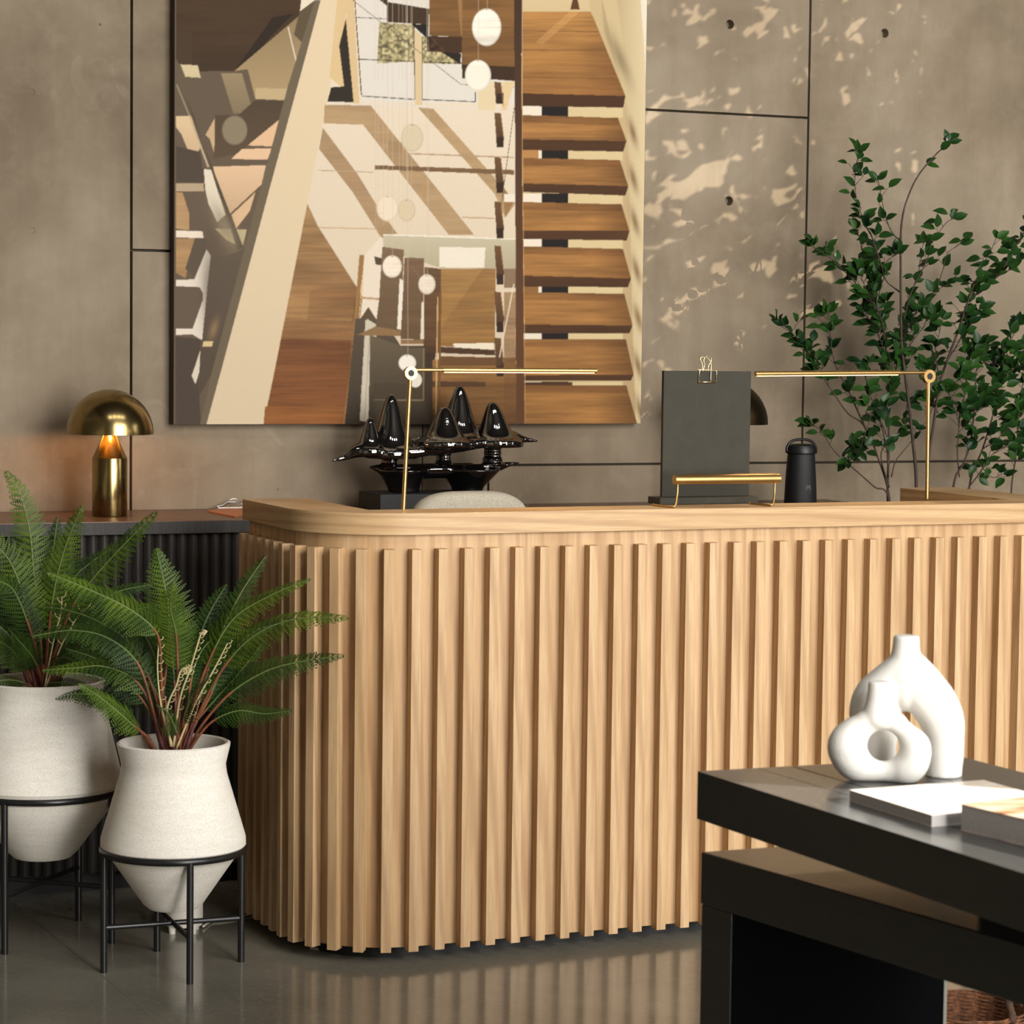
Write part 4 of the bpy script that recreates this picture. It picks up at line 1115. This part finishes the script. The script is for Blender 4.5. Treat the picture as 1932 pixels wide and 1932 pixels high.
# pale curled fiddleheads of the small fern
for pts in ([(338,1380),(318,1310),(310,1240),(312,1180)], [(340,1380),(352,1290),(372,1230),(388,1175),(391,1168),(387,1166)], [(335,1380),(328,1310),(345,1265),(352,1240),(360,1232),(364,1240),(357,1244)], [(345,1385),(380,1300),(420,1225),(440,1185)]):
    C_ = catmull([bs+RIGHT*((a-335)/SS_)+Vector((0,0,(1418-b)/SS_))+DEPTH*(-.05) - bs for a, b in pts], 8)
    mb = MB(); mb.tube(C_, [.0028*(1-.5*i/len(C_)) for i in range(len(C_))], 6)
    for i in range(6, len(C_), 2):
        p = C_[i]; sd = 1 if (i//2) % 2 else .8
        q = RIGHT*sd
        mb.tube([p, p+q*.010+Vector((0,0,.001)), p+q*.014+Vector((0,0,.007)), p+q*.009+Vector((0,0,.009))], [.0014,.0013,.0011,.0006], 5)
    mb.build('fiddlehead', FIDDLE, fs, smooth=True)
SP_B = [
 ([(70,1290),(68,1200),(62,1110),(55,1050),(48,970),(30,900),(5,858)], 44, -.02, .36, .35, .1, 1),
 ([(72,1290),(80,1200),(90,1110),(105,1040),(125,980),(152,920)], 42, -.06, .36, .35, .0, 1),
 ([(76,1290),(95,1200),(130,1110),(175,1050),(230,990),(292,928)], 40, -.08, .40, .45, .0, 1),
 ([(66,1290),(58,1200),(45,1110),(20,1030),(-10,990),(-50,960)], 48, -.10, .36, .35, 0, 1),
 ([(70,1290),(60,1190),(30,1090),(5,1060),(-40,1050)], 40, -.12, .36, .4, 0, 0),
 ([(78,1290),(100,1210),(145,1130),(200,1090),(265,1075)], 32, .10, .40, .45, 0, 0),
 ([(78,1290),(105,1230),(150,1170),(215,1130),(290,1110)], 30, .08, .40, .45, 0, 0),
 ([(64,1290),(40,1220),(5,1160),(-30,1140),(-80,1140)], 36, -.05, .36, .45, 0, 0),
 ([(70,1290),(70,1240),(60,1200),(40,1165),(30,1140)], 34, -.16, .36, .45, 0, 0),
 ([(76,1290),(84,1230),(100,1180),(130,1150),(160,1140)], 32, .0, .36, .4, 0, 0),
 ([(70,1292),(78,1260),(105,1250),(150,1255),(200,1290)], 24, -.14, .30, .55, 0, 0),
 ([(66,1292),(50,1260),(20,1245),(-20,1250),(-60,1270)], 26, -.16, .30, .55, 0, 0),
 ([(70,1290),(64,1180),(70,1090),(80,1010),(85,950)], 36, .10, .40, .2, 0, 0),
 ([(72,1290),(84,1190),(110,1100),(120,1060),(180,1010)], 36, .14, .40, .3, 0, 0),
 ([(64,1290),(40,1180),(0,1110),(-30,1080)], 40, .06, .36, .3, 0, 0),
 ([(74,1290),(98,1220),(120,1200),(170,1190),(230,1200)], 26, -.02, .36, .5, 0, 0),
 ([(66,1290),(50,1220),(25,1190),(-10,1190)], 30, .0, .36, .4, 0, 0),
 ([(68,1290),(58,1200),(38,1120),(22,1060),(15,1000)], 42, .04, .36, .25, 0, 0),
 ([(72,1290),(76,1200),(82,1120),(95,1070),(120,1030)], 40, .06, .36, .25, 0, 0),
 ([(74,1290),(92,1215),(125,1150),(160,1110),(190,1085)], 34, .12, .38, .35, 0, 0),
 ([(64,1290),(45,1230),(10,1180),(-30,1160)], 34, -.10, .34, .4, 0, 1),
 ([(72,1290),(80,1245),(95,1215),(125,1200),(165,1215)], 28, -.12, .36, .5, 0, 0),
]
fb, bb, rnd_ = fern('potted_fern', 'tall green fern in the larger clay pot at the left edge', cB, soilB, SB_, SP_B, 70, 1290, 23)
for pts in ([(80,1260),(95,1180),(110,1120),(112,1090)], [(82,1260),(112,1180),(140,1130),(160,1110)]):
    C_ = catmull([RIGHT*((a-70)/SB_)+Vector((0,0,(1290-b)/SB_))+DEPTH*(-.04) for a, b in pts], 8)
    mb = MB(); mb.tube(C_, [.0026*(1-.6*i/len(C_)) for i in range(len(C_))], 6)
    for i in range(8, len(C_), 3):
        p = C_[i]; q = RIGHT*(1 if i % 2 else -1)
        mb.tube([p, p+q*.009+Vector((0,0,.008)), p+q*.011+Vector((0,0,.016))], [.0014,.0012,.0006], 5)
    mb.build('fiddlehead', FIDDLE, fb, smooth=True)

# ================================================================ tall leafy branches behind the desk
def leaf(mb, p, d, n, L_, w, rnd, mi=0):
    d = d.normalized(); n = (n-d*n.dot(d)).normalized(); b = d.cross(n)
    k_ = len(mb.v); cup = .18*w; bend = -n*L_*(.12+.15*rnd.random())
    st = p+d*L_*.14
    prof = [(0,.0,0),(.16,.34,.0),(.38,.5,.02),(.62,.43,.06),(.84,.2,.12),(1,0,.2)]
    for t, hw, bd in prof:
        c = st+d*L_*t+bend*bd*3
        mb.v += [tuple(c+b*w*hw+n*cup*hw*2), tuple(c), tuple(c-b*w*hw+n*cup*hw*2)]
    fs_ = []
    for i in range(len(prof)-1):
        a = k_+3*i; fs_ += [(a, a+1, a+4, a+3), (a+1, a+2, a+5, a+4)]
    mb._f(fs_, mi)
    mb.tube([p, st], .0007, 3, 1)
def branch_plant(name, label, base_px, ydep, branches, seed, stemmat=TWIG):
    rnd = random.Random(seed)
    g = at(base_px[0], base_px[1], 'Y', ydep); t = thing(name, label, 'potted plant', (g.x, ydep, 0))
    o = Vector((g.x, ydep, 0)); st = MB(); lf = [MB(), MB()]
    for bi, (pts, r0, dy, leafy, dens) in enumerate(branches):
        n = len(pts); P = []
        for i, (a, b) in enumerate(pts):
            P.append(at(a, b, 'Y', ydep+dy*min(1, i/2)) - o)
        C_ = catmull(P, 6)
        st.tube(C_, [max(r0*(1-.75*i/(len(C_)-1)), .0011) for i in range(len(C_))], 7)
        m0 = int(len(C_)*leafy)
        acc = 0
        for i in range(max(1, m0), len(C_)):
            acc += (C_[i]-C_[i-1]).length
            while acc > .026/dens:
                acc -= .026/dens
                T = (C_[i]-C_[i-1]).normalized(); ph = rnd.random()*2*PI
                side = (RIGHT*math.cos(ph)+DEPTH*math.sin(ph)+Vector((0,0,.3))).normalized()
                q = C_[i-1].lerp(C_[i], rnd.random())
                # short twig with a spray of leaves
                tl = .012+.035*rnd.random()**2; e = q+(T*.6+side*.9).normalized()*tl
                st.tube([q, e], [.0011,.0007], 4)
                for _ in range(rnd.choice((1,2,2,3))):
                    ph2 = rnd.random()*2*PI; dd = (T*.5+RIGHT*math.cos(ph2)*.8+DEPTH*math.sin(ph2)*.55+Vector((0,0,math.sin(ph2*1.7)*.5)))
                    nn_ = (TOCAM*.8+Vector((0,0,.7))+RIGHT*(rnd.random()-.5)*1.3)
                    L_ = .030+.020*rnd.random()
                    leaf(lf[0], e, dd, nn_, L_, L_*.62, rnd)
        # leaf cluster at the tip
        if dens > 0:
            for _ in range(4):
                ph2 = rnd.random()*2*PI; dd = ((C_[-1]-C_[-2]).normalized()*.8+RIGHT*math.cos(ph2)*.8+DEPTH*math.sin(ph2)*.5)
                L_ = .030+.016*rnd.random(); leaf(lf[0], C_[-1], dd, TOCAM+Vector((0,0,.5))+RIGHT*(rnd.random()-.5), L_, L_*.6, rnd)
    st.build('stems', stemmat, t, smooth=True)
    lf[0].build('leaves', [LEAF, TWIG], t, smooth=True)
    # planter on the floor, out of sight behind the desk
    MB().lathe([(.10,0),(.13,.02),(.15,.30),(.155,.31),(.14,.312),(.135,.28),(.001,.28)], 40, cap1=False).build('planter', BLACKPL, t, smooth=.6)
    return t, st
BR_A = [
 ([(1700,1330),(1725,1100),(1729,919),(1722,830),(1712,740),(1702,660),(1700,600),(1699.5,464),(1702,415),(1712,375),(1732,332),(1767,290),(1790,272)], .0062, -.02, .84, .55),
 ([(1699.5,456),(1682,437),(1669,402),(1662,365),(1657,342)], .0022, .03, .2, .65),
 ([(1699,552),(1672,529),(1662,497),(1645,447),(1634,425),(1620,390),(1613,352),(1615,315),(1620,288)], .0026, -.04, .25, 1.25),
 ([(1690,1330),(1680,1100),(1675,941),(1677,834),(1676,735),(1669,635),(1657,585),(1645,552),(1635,502),(1622,452),(1617,434)], .0048, .02, .52, 1.0),
 ([(1657,585),(1630,555),(1610,529),(1590,509),(1560,482),(1532,464)], .0024, .0, .1, 1.5),
 ([(1703,620),(1709,589),(1719,552),(1749,490),(1757,460),(1784,422),(1796,414)], .0024, -.03, .2, .7),
 ([(1719,552),(1732,519),(1737,482),(1742,460)], .0018, .03, .3, .8),
 ([(1703,640),(1732,582),(1749,562),(1782,539),(1806,530)], .0022, .02, .2, 1.0),
 ([(1765,550),(1779,509),(1787,479),(1809,462)], .0017, -.02, .2, .8),
 ([(1688,1300),(1680,1080),(1676,940),(1650,919),(1622,894),(1590,867),(1567,842),(1550,812),(1534,803)], .0034, -.03, .72, .95),
 ([(1688,1300),(1682,1080),(1678,940),(1655,859),(1640,822),(1622,784),(1600,735),(1575,685),(1565,622),(1562,592)], .0040, .02, .58, 1.3),
 ([(1640,822),(1625,797),(1600,780),(1575,745),(1552,710),(1532,672),(1505,640),(1482,615)], .0028, -.05, .5, 2.2),
 ([(1678,920),(1662,859),(1680,830),(1700,809),(1712,760)], .0022, .04, .4, 1.0),
 ([(1682,900),(1690,870),(1712,842),(1744,800),(1760,770)], .0022, -.02, .5, .9),
 ([(1676,900),(1672,840),(1655,780),(1640,740),(1632,700)], .0026, -.04, .15, 1.5),
 ([(1676,760),(1690,700),(1700,650),(1715,610),(1730,590)], .0026, .0, .05, 2.6),
 ([(1676,720),(1668,660),(1650,620),(1630,590)], .0024, .03, .05, 2.4),
 ([(1702,690),(1718,650),(1740,620),(1750,600)], .002, -.04, .05, 2.4),
 ([(1670,640),(1662,600),(1640,560),(1628,530),(1620,510)], .002, -.03, .0, 2.4),
 ([(1676,830),(1660,790),(1650,770),(1622,850)], .0018, -.05, .3, 1.3),
 ([(1655,859),(1630,850),(1608,850),(1600,862)], .0018, -.04, .2, 2.2),
 ([(1655,585),(1650,540),(1648,500),(1650,470)], .0018, .02, .1, 1.6),
 ([(1657,560),(1668,520),(1672,495),(1690,480)], .0018, -.02, .1, 1.4),
]
branch_plant('leafy_branch_plant', 'tall dark green leafy branches left of the right-hand reading lamp pole', (1700,940), 1.16, BR_A, 4)
BR_B = [
 ([(1770,1330),(1752,1100),(1750,900),(1762,797),(1774,722),(1787,680),(1807,627),(1824,575),(1839,547),(1869,534),(1894,504),(1907,480),(1924,452),(1940,425)], .0052, .0, .42, 1.7),
 ([(1807,627),(1824,575),(1839,534),(1859,492),(1872,467),(1878,452)], .0024, -.03, .3, 1.3),
 ([(1869,534),(1885,520),(1899,514),(1924,492),(1940,480)], .002, .03, .2, 1.8),
 ([(1774,722),(1768,690),(1765,660),(1772,630),(1778,605)], .0022, -.03, .2, 1.6),
 ([(1787,680),(1806,650),(1822,620),(1830,600),(1852,580)], .0022, .02, .1, 2.2),
 ([(1770,780),(1756,740),(1748,710),(1745,690)], .0022, .02, .1, 1.9),
 ([(1800,1300),(1799,1060),(1799,919),(1819,872),(1832,830),(1839,760),(1842,700),(1850,660)], .0048, -.02, .45, 1.9),
 ([(1835,1300),(1831,1060),(1829,919),(1854,847),(1874,780),(1887,710),(1894,660),(1914,630),(1920,615)], .0040, .02, .42, 1.6),
 ([(1809,804),(1812,775),(1819,747),(1824,700),(1828,672),(1844,652)], .0022, -.04, .1, 2.2),
 ([(1810,900),(1806,850),(1809,804),(1800,770),(1790,740)], .0022, -.02, .4, 1.8),
 ([(1905,1300),(1910,1060),(1908,930),(1917,859),(1922,784),(1930,720),(1935,680)], .0036, .0, .45, 1.7),
 ([(1820,930),(1850,890),(1870,860),(1900,840),(1930,835)], .0022, -.05, .2, 1.5),
 ([(1829,900),(1840,870),(1870,900),(1890,895)], .002, -.06, .3, 1.2),
 ([(1854,847),(1880,830),(1905,800),(1925,770)], .0022, .0, .1, 1.8),
 ([(1839,780),(1862,760),(1880,735),(1900,700),(1925,690)], .0022, -.03, .05, 2.3),
 ([(1842,700),(1860,680),(1880,690),(1905,670),(1930,650)], .0022, .03, .05, 2.2),
]
branch_plant('leafy_branch_plant', 'bushy dark green leafy branches at the right edge against the concrete', (1830,930), 1.12, BR_B, 9)

# ================================================================ dark display table in the foreground
TZ = .75
A_ = at(1316,1455,'Z',TZ); e1 = (at(1932,1648,'Z',TZ)-A_).normalized(); e2 = Vector((1, -.035, 0)).normalized()
Wt = .525; Lt = 1.9
tb = thing('display_table', 'dark stained wooden table with a thick top in the right foreground', 'table', (A_.x, A_.y, 0))
def para(o, a0, a1, b0, b1, ea, eb):
    return [(o+ea*a0+eb*b0)[:2], (o+ea*a1+eb*b0)[:2], (o+ea*a1+eb*b1)[:2], (o+ea*a0+eb*b1)[:2]]
O0 = Vector((0,0,0)); mb = MB()
g1_ = (at(1425,1448,'Z',TZ)-A_).dot(e2); g2_ = (at(1489.5,1444,'Z',TZ)-A_).dot(e2)
cuts = [0, g1_, g2_, (g2_+Wt)/2, Wt]
gw = [0, .0006, .0016, .0012, 0]
for k_ in range(4):
    mb.prism(list(reversed(para(O0, 0, Lt, cuts[k_]+gw[k_], cuts[k_+1]-gw[k_+1], e1, e2))), TZ-.083, TZ)
for k_ in range(1,4):
    mb.prism(list(reversed(para(O0, .0, Lt, cuts[k_]-gw[k_]-.0002, cuts[k_]+gw[k_]+.0002, e1, e2))), TZ-.0825, TZ-.004)
mb.build('tabletop', DARKTABLE, tb, bevel=.003)
BZ = .60
Ab = at(1322,1607,'Z',BZ); f1 = (at(1932,1783,'Z',BZ)-Ab).normalized(); f2 = Vector((1, -.03, 0)).normalized()
ob = Ab-A_; ob.z = 0; Wb, Lb = .431, 1.7
tbp = at(1362,1711,'Z',BZ-.10)
tp = (tbp-Ab).dot(f1) if False else .085
mb = MB(); mb.prism(list(reversed(para(ob, 0, Lb, 0, Wb*.36, f1, f2))), BZ-.092, BZ); mb.prism(list(reversed(para(ob, 0, Lb, Wb*.36+.002, Wb, f1, f2))), BZ-.092, BZ)
mb.build('lower_shelf', DARKTABLE, tb, bevel=.003)
for s0 in (0.0015, Lb-tp):
    MB().prism(list(reversed(para(ob, s0, s0+tp, .002, Wb-.002, f1, f2))), 0, BZ-.0925).build('end_panel', DARKTABLE, tb, bevel=.002)
MB().prism(list(reversed(para(ob, tp+.0018, tp+.004, .004, Wb-.004, f1, f2))), 0, BZ-.093).build('recess_dark_sheet', RECESS, tb)  # added black sheet, makes the end panel's inner face read as a dark recess
MB().prism(list(reversed(para(ob, .55, 1.3, .12, .36, f1, f2))), BZ+.0003, TZ-.0835).build('riser_block', BLACKBOX, tb)

# ---- white vases
def vase_frame(px, py, z):
    b = at(px, py, 'Z', z); v = b-CAMP; a = math.atan2(v.x, v.y)
    return b, ppm(b), -a
VD = (1530, 1180, 5.855)
def vp(x, y): return VD[0]+x/VD[2], VD[1]+y/VD[2]
b1, sv1, rz1 = vase_frame(1660, 1474, TZ)
v1 = thing('donut_vase', 'smaller white ceramic vase with a round hole in its belly', 'vase', (b1.x, b1.y, TZ), rz1, 'white vases on the dark table')
def loc1(x, y):
    a, b = vp(x, y); return ((a-1660)/sv1, (1482-b)/sv1)
mb = MB()
loop = []
for an, od in ((0,522),(-23.5,425),(-46,392),(-66,415),(-90,400),(-116,450),(-138,460),(-159,525),(180,613),(162,603),(144,556),(122,455),(90,400),(62,450),(43,540),(25,550)):
    a_ = math.radians(an); inn_ = 172; c_ = (od+inn_)/2; loop.append((790+c_*math.cos(a_), 1370+c_*math.sin(a_), (od-inn_)/2))
lp = loop[-2:] + loop + loop[:2]
for x, y, r in catmull(lp, 6):
    if True:
        X, Z = loc1(x, y); R_ = r/VD[2]/sv1
        mb.ball((X, 0, Z), 1, 20, (R_, min(R_, .036)*1.0, R_))
nk = [(745,1170,130),(745,1120,190),(745,1060,200),(742,1000,186),(740,930,164),(738,860,145),(736,760,134),(735,655,132)]
prof = []
for x, y, r in nk: prof.append((r/VD[2]/sv1, loc1(x, y)[1]))
mb.lathe(prof, 32, (loc1(740, 800)[0], 0, 0))
for i in range(len(mb.v)-32*len(prof), len(mb.v)): mb.v[i] = (mb.v[i][0], mb.v[i][1]*.86, mb.v[i][2])
for i in range(0, len(mb.v)):
    x_, y_, z_ = mb.v[i]; mb.v[i] = (x_, y_, max(z_, 0))
fuse(mb, 'ceramic_body', CERAMIC, v1, .0022, 14, .6)
X, Z = loc1(735, 655); MB().lathe([(.017,Z-.02),(.0175,Z+.0006),(.001,Z+.0006)], 24, (X,0,0), cap1=False).build('mouth_shadow', simple('vase_inside', (150,146,138), .9), v1) if False else None
b2, sv2, rz2 = vase_frame(1787, 1466, TZ)
b2 = b2 + Vector((0,.012,0))
v2 = thing('arch_vase', 'larger white ceramic vase shaped like an arch behind the smaller one', 'vase', (b2.x, b2.y, TZ), rz2, 'white vases on the dark table')
def loc2(x, y):
    a, b = vp(x, y); return ((a-1787)/sv2, (1468.6-b)/sv2)
mb = MB()
def limb(L_, dy=1.0, ymax=.040):
    for x, y, r in catmull(L_, 7):
        if True:
            X, Z = loc2(x, y); R_ = r/VD[2]/sv2; mb.ball((X, 0, Z), 1, 20, (R_, min(R_, ymax), R_))
limb([(1075,470,200),(1160,600,250),(1260,740,270),(1390,900,265),(1480,1080,245),(1510,1280,218),(1512,1480,212),(1505,1600,208),(1505,1720,206)])
limb([(1075,480,200),(1085,620,250),(1095,740,235),(1105,800,190)])
limb([(1070,470,200),(980,600,230),(850,740,250),(760,850,265),(740,1000,290),(755,1150,270),(768,1350,222),(772,1550,210),(772,1720,206)])
mb.lathe([(r/VD[2]/sv2*.97, loc2(0, b)[1]) for b, r in ((600,275),(520,245),(440,208),(370,178),(300,160),(220,151),(135,150))], 36, (loc2(1066, 0)[0], 0, 0))
mb.v = [(x_, y_, max(z_, 0)) for x_, y_, z_ in mb.v]
fuse(mb, 'ceramic_body', CERAMIC, v2, .0026, 12, .6)

# ---- magazines and a thick book
PAGE = simple('magazine_pages', (196,192,190), .8, var=.05, vscale=200)
COVER = Mat('pale_magazine_cover', .22, 0, .5); v_ = COVER.coord((3,9,1)); COVER.color(COVER.ramp(COVER.noise(v_, 1.5, 2), [(.35,(246,240,230)),(.5,(240,222,204)),(.62,(248,244,238))]))
COVER2 = Mat('timber_photo_cover', .25, 0, .5); v_ = COVER2.coord((4,14,1)); COVER2.color(COVER2.ramp(COVER2.noise(v_, 2.2, 3), [(.3,(110,62,34)),(.45,(220,170,130)),(.6,(240,214,190))]))
def printed(name, label, P, z0, th, cover, sag=0):
    c = sum(P, Vector())/4; t = thing(name, label, 'magazine' if name == 'magazine' else 'book', (c.x, c.y, z0))
    q = [(v.x-c.x, v.y-c.y) for v in P]
    if sum(q[i][0]*q[(i+1)%4][1]-q[(i+1)%4][0]*q[i][1] for i in range(4)) < 0: q.reverse()
    MB().prism([(a*.994, b*.994) for a, b in q], .0003, th-.0008).build('pages', PAGE, t)
    MB().prism(q, th-.0008, th).build('front_cover', cover, t); MB().prism(q, 0, .0003).build('back_cover', cover, t)
    return t
P1 = at(1602,1490,'Z',TZ+.018); P2 = at(1856,1471.5,'Z',TZ+.018); P3 = at(1758,1538,'Z',TZ+.018); P4 = P2+P3-P1
printed('magazine', 'pale magazine lying flat in front of the white vases', [P1,P3,P4,P2], TZ, .018, COVER.m)
Q1 = at(1813,1517,'Z',TZ+.04); Qd = (at(1932,1545,'Z',TZ+.04)-Q1).normalized(); Qe = Vector((-Qd.y, Qd.x, 0))
if Qe.x < 0: Qe = -Qe
Q1b = Q1+Qe*.003
gap = None
zb_ = TZ+.0182
bk = [Q1, Q1+Qd*.30, Q1+Qd*.30+Qe*.23, Q1+Qe*.23]
BOOKS = printed('thick_book', 'thick book with grey page edges lying at the right edge of the dark table', bk, TZ, .040, COVER2.m)

# ================================================================ things under and around the table
bc = at(1870,1892,'Z',.26)
bc = Vector((bc.x+.02, bc.y+.10, 0))
WICK = simple('brown_wicker', (92,58,34), .8, var=.45, vscale=90, bump=1.0, bscale=120)
bz = .27; bkc = at(1885,1891,'Y',-1.25); 
bkt = thing('wicker_basket', 'brown woven basket with rope handles on the floor under the dark table', 'basket', (bkc.x, -1.12, 0))
hb = at(1885,1889,'Y',-1.12).z
rb = .13
mb = MB()
nw = 26
for i in range(nw):
    z_ = hb*(i+.5)/nw; r_ = rb*(.86+.14*(i/nw)**.7); N = 60
    mb.tube([((r_+.004*math.cos(k_*PI*10/30+PI*(i%2)))*math.cos(2*PI*k_/N), (r_+.004*math.cos(k_*PI*10/30+PI*(i%2)))*math.sin(2*PI*k_/N), z_) for k_ in range(N)], hb/nw*.56, 6, closed=True)
mb.lathe([(.001,.002),(rb*.84,.002),(rb*.86,.01),(rb*.98,hb*.97)], 40, cap0=False, cap1=False)
mb.build('woven_body', WICK, bkt, smooth=True)
for k_ in range(2):
    a0 = at(1845,1889,'Y',-1.12).x-bkc.x if k_ == 0 else at(1900,1889,'Y',-1.12).x-bkc.x
    mb = MB(); yy_ = -math.sqrt(max(rb*rb-a0*a0, 0))
    pts = [(a0+.003*math.sin(i*1.3), yy_*(1-.02*i), hb*.9+i*.012) for i in range(12)]
    mb.tube(pts, [.0085+.0012*math.sin(i*2.1) for i in range(12)], 8); mb.build('rope_handle', simple('dark_rope', (62,42,30), .9, var=.4, vscale=120), bkt, smooth=True)
# narrow light grey panel beside the table's end panel
gp = at(1783,1835,'Y',-1.45)
gpo = thing('grey_panel', 'narrow light grey upright panel beside the dark end panel', 'panel', (gp.x, -1.45, 0))
MB().box(-.035, .0065, 0, .012, 0, .62).build('board', simple('light_grey_board', (112,109,101), .7), gpo, bevel=.001)
# white cylinder standing behind the small pot, with cable
wc = at(347,1757,'Z',0); S = ppm(wc)
wcyl = thing('white_cylinder', 'white cylindrical appliance on short feet behind the smaller pot stand', 'appliance', (wc.x, wc.y, 0))
r = 35.5/S
MB().lathe([(r*.97,.018),(r,.022),(r,.200),(r*.96,.206),(.001,.207)], 48, cap1=False).build('housing', WHITEPL, wcyl, smooth=.6)
for k_ in range(4):
    a = PI/4+PI/2*k_-YAW; MB().lathe([(.008,0),(.010,.02)], 16, (r*.78*math.cos(a), r*.78*math.sin(a), 0)).build('foot', WHITEPL, wcyl, smooth=.6)
cpts = [at(383,1748,'Z',.006), at(400,1738,'Z',.004), at(425,1735,'Z',.004), at(455,1730,'Z',.004), at(480,1722,'Z',.004)]
cbo = MB().tube([p for p in catmull(cpts, 6)], .0028, 8).build('white_cable', WHITEPL, smooth=True); tag(cbo, 'white cable running on the floor from the white cylinder towards the desk', 'cable')

# ================================================================ garden tree outside the clerestory window
rnd = random.Random(12)
def leaf_cloud(name, label, ctr, ext, N, seed, dens, trunk):
    rnd = random.Random(seed)
    t = thing(name, label, 'tree', (ctr[0]+trunk, ctr[1], 0)); o = Vector(t.location); mb = MB(); br = MB()
    n = 0
    ctr = Vector(ctr)
    ph = [rnd.random()*6 for _ in range(6)]
    while n < N:
        p = Vector(((rnd.random()-.5)*ext[0], (rnd.random()-.5)*ext[1], (rnd.random()-.5)*ext[2]))
        if rnd.random() > dens(p, ph): continue
        d = Vector((rnd.gauss(0,1), rnd.gauss(0,1), rnd.gauss(0,1)-.4)); nn_ = Vector((rnd.gauss(0,1), rnd.gauss(0,1), rnd.gauss(0,1)))-SUN_DIR*1.5
        L_ = .055+.06*rnd.random(); leaf(mb, ctr+p-o, d, nn_, L_, L_*.5, rnd); n += 1
    br.tube([(0,0,0),(.03,.02,ctr.z*.5),(-.2,0,ctr.z-ext[2]*.3),(-trunk*.6,0,ctr.z+.2)], [.09,.07,.05,.02], 12)
    for k_ in range(14):
        a = Vector((-.15,0,ctr.z-ext[2]*.35)); b = ctr-o+Vector(((rnd.random()-.5)*ext[0]*.8,(rnd.random()-.5)*ext[1]*.9,(rnd.random()-.4)*ext[2]*.9))
        br.tube([a, a.lerp(b,.5)+Vector((0,0,.15)), b], [.022,.010,.003], 6)
    br.build('trunk', TWIG, t, smooth=True); mb.build('foliage', [LEAF, TWIG], t)
tc_ = Vector((1.45, 1.44, 2.15)) - SUN_DIR*((6.1-1.45)/-SUN_DIR.x)
def dens_(p, ph):
    v = math.sin(p.y*7+ph[0])*math.sin(p.z*6+ph[1])+.6*math.sin(p.y*13+p.z*9+ph[2])*math.sin(p.z*15+ph[3])
    return min(1, max(.06, .62+.45*v))
leaf_cloud('garden_tree', 'leafy tree growing outside the high side window', tc_, (.9, 2.1, 3.2), 7900, 5, dens_, .8)
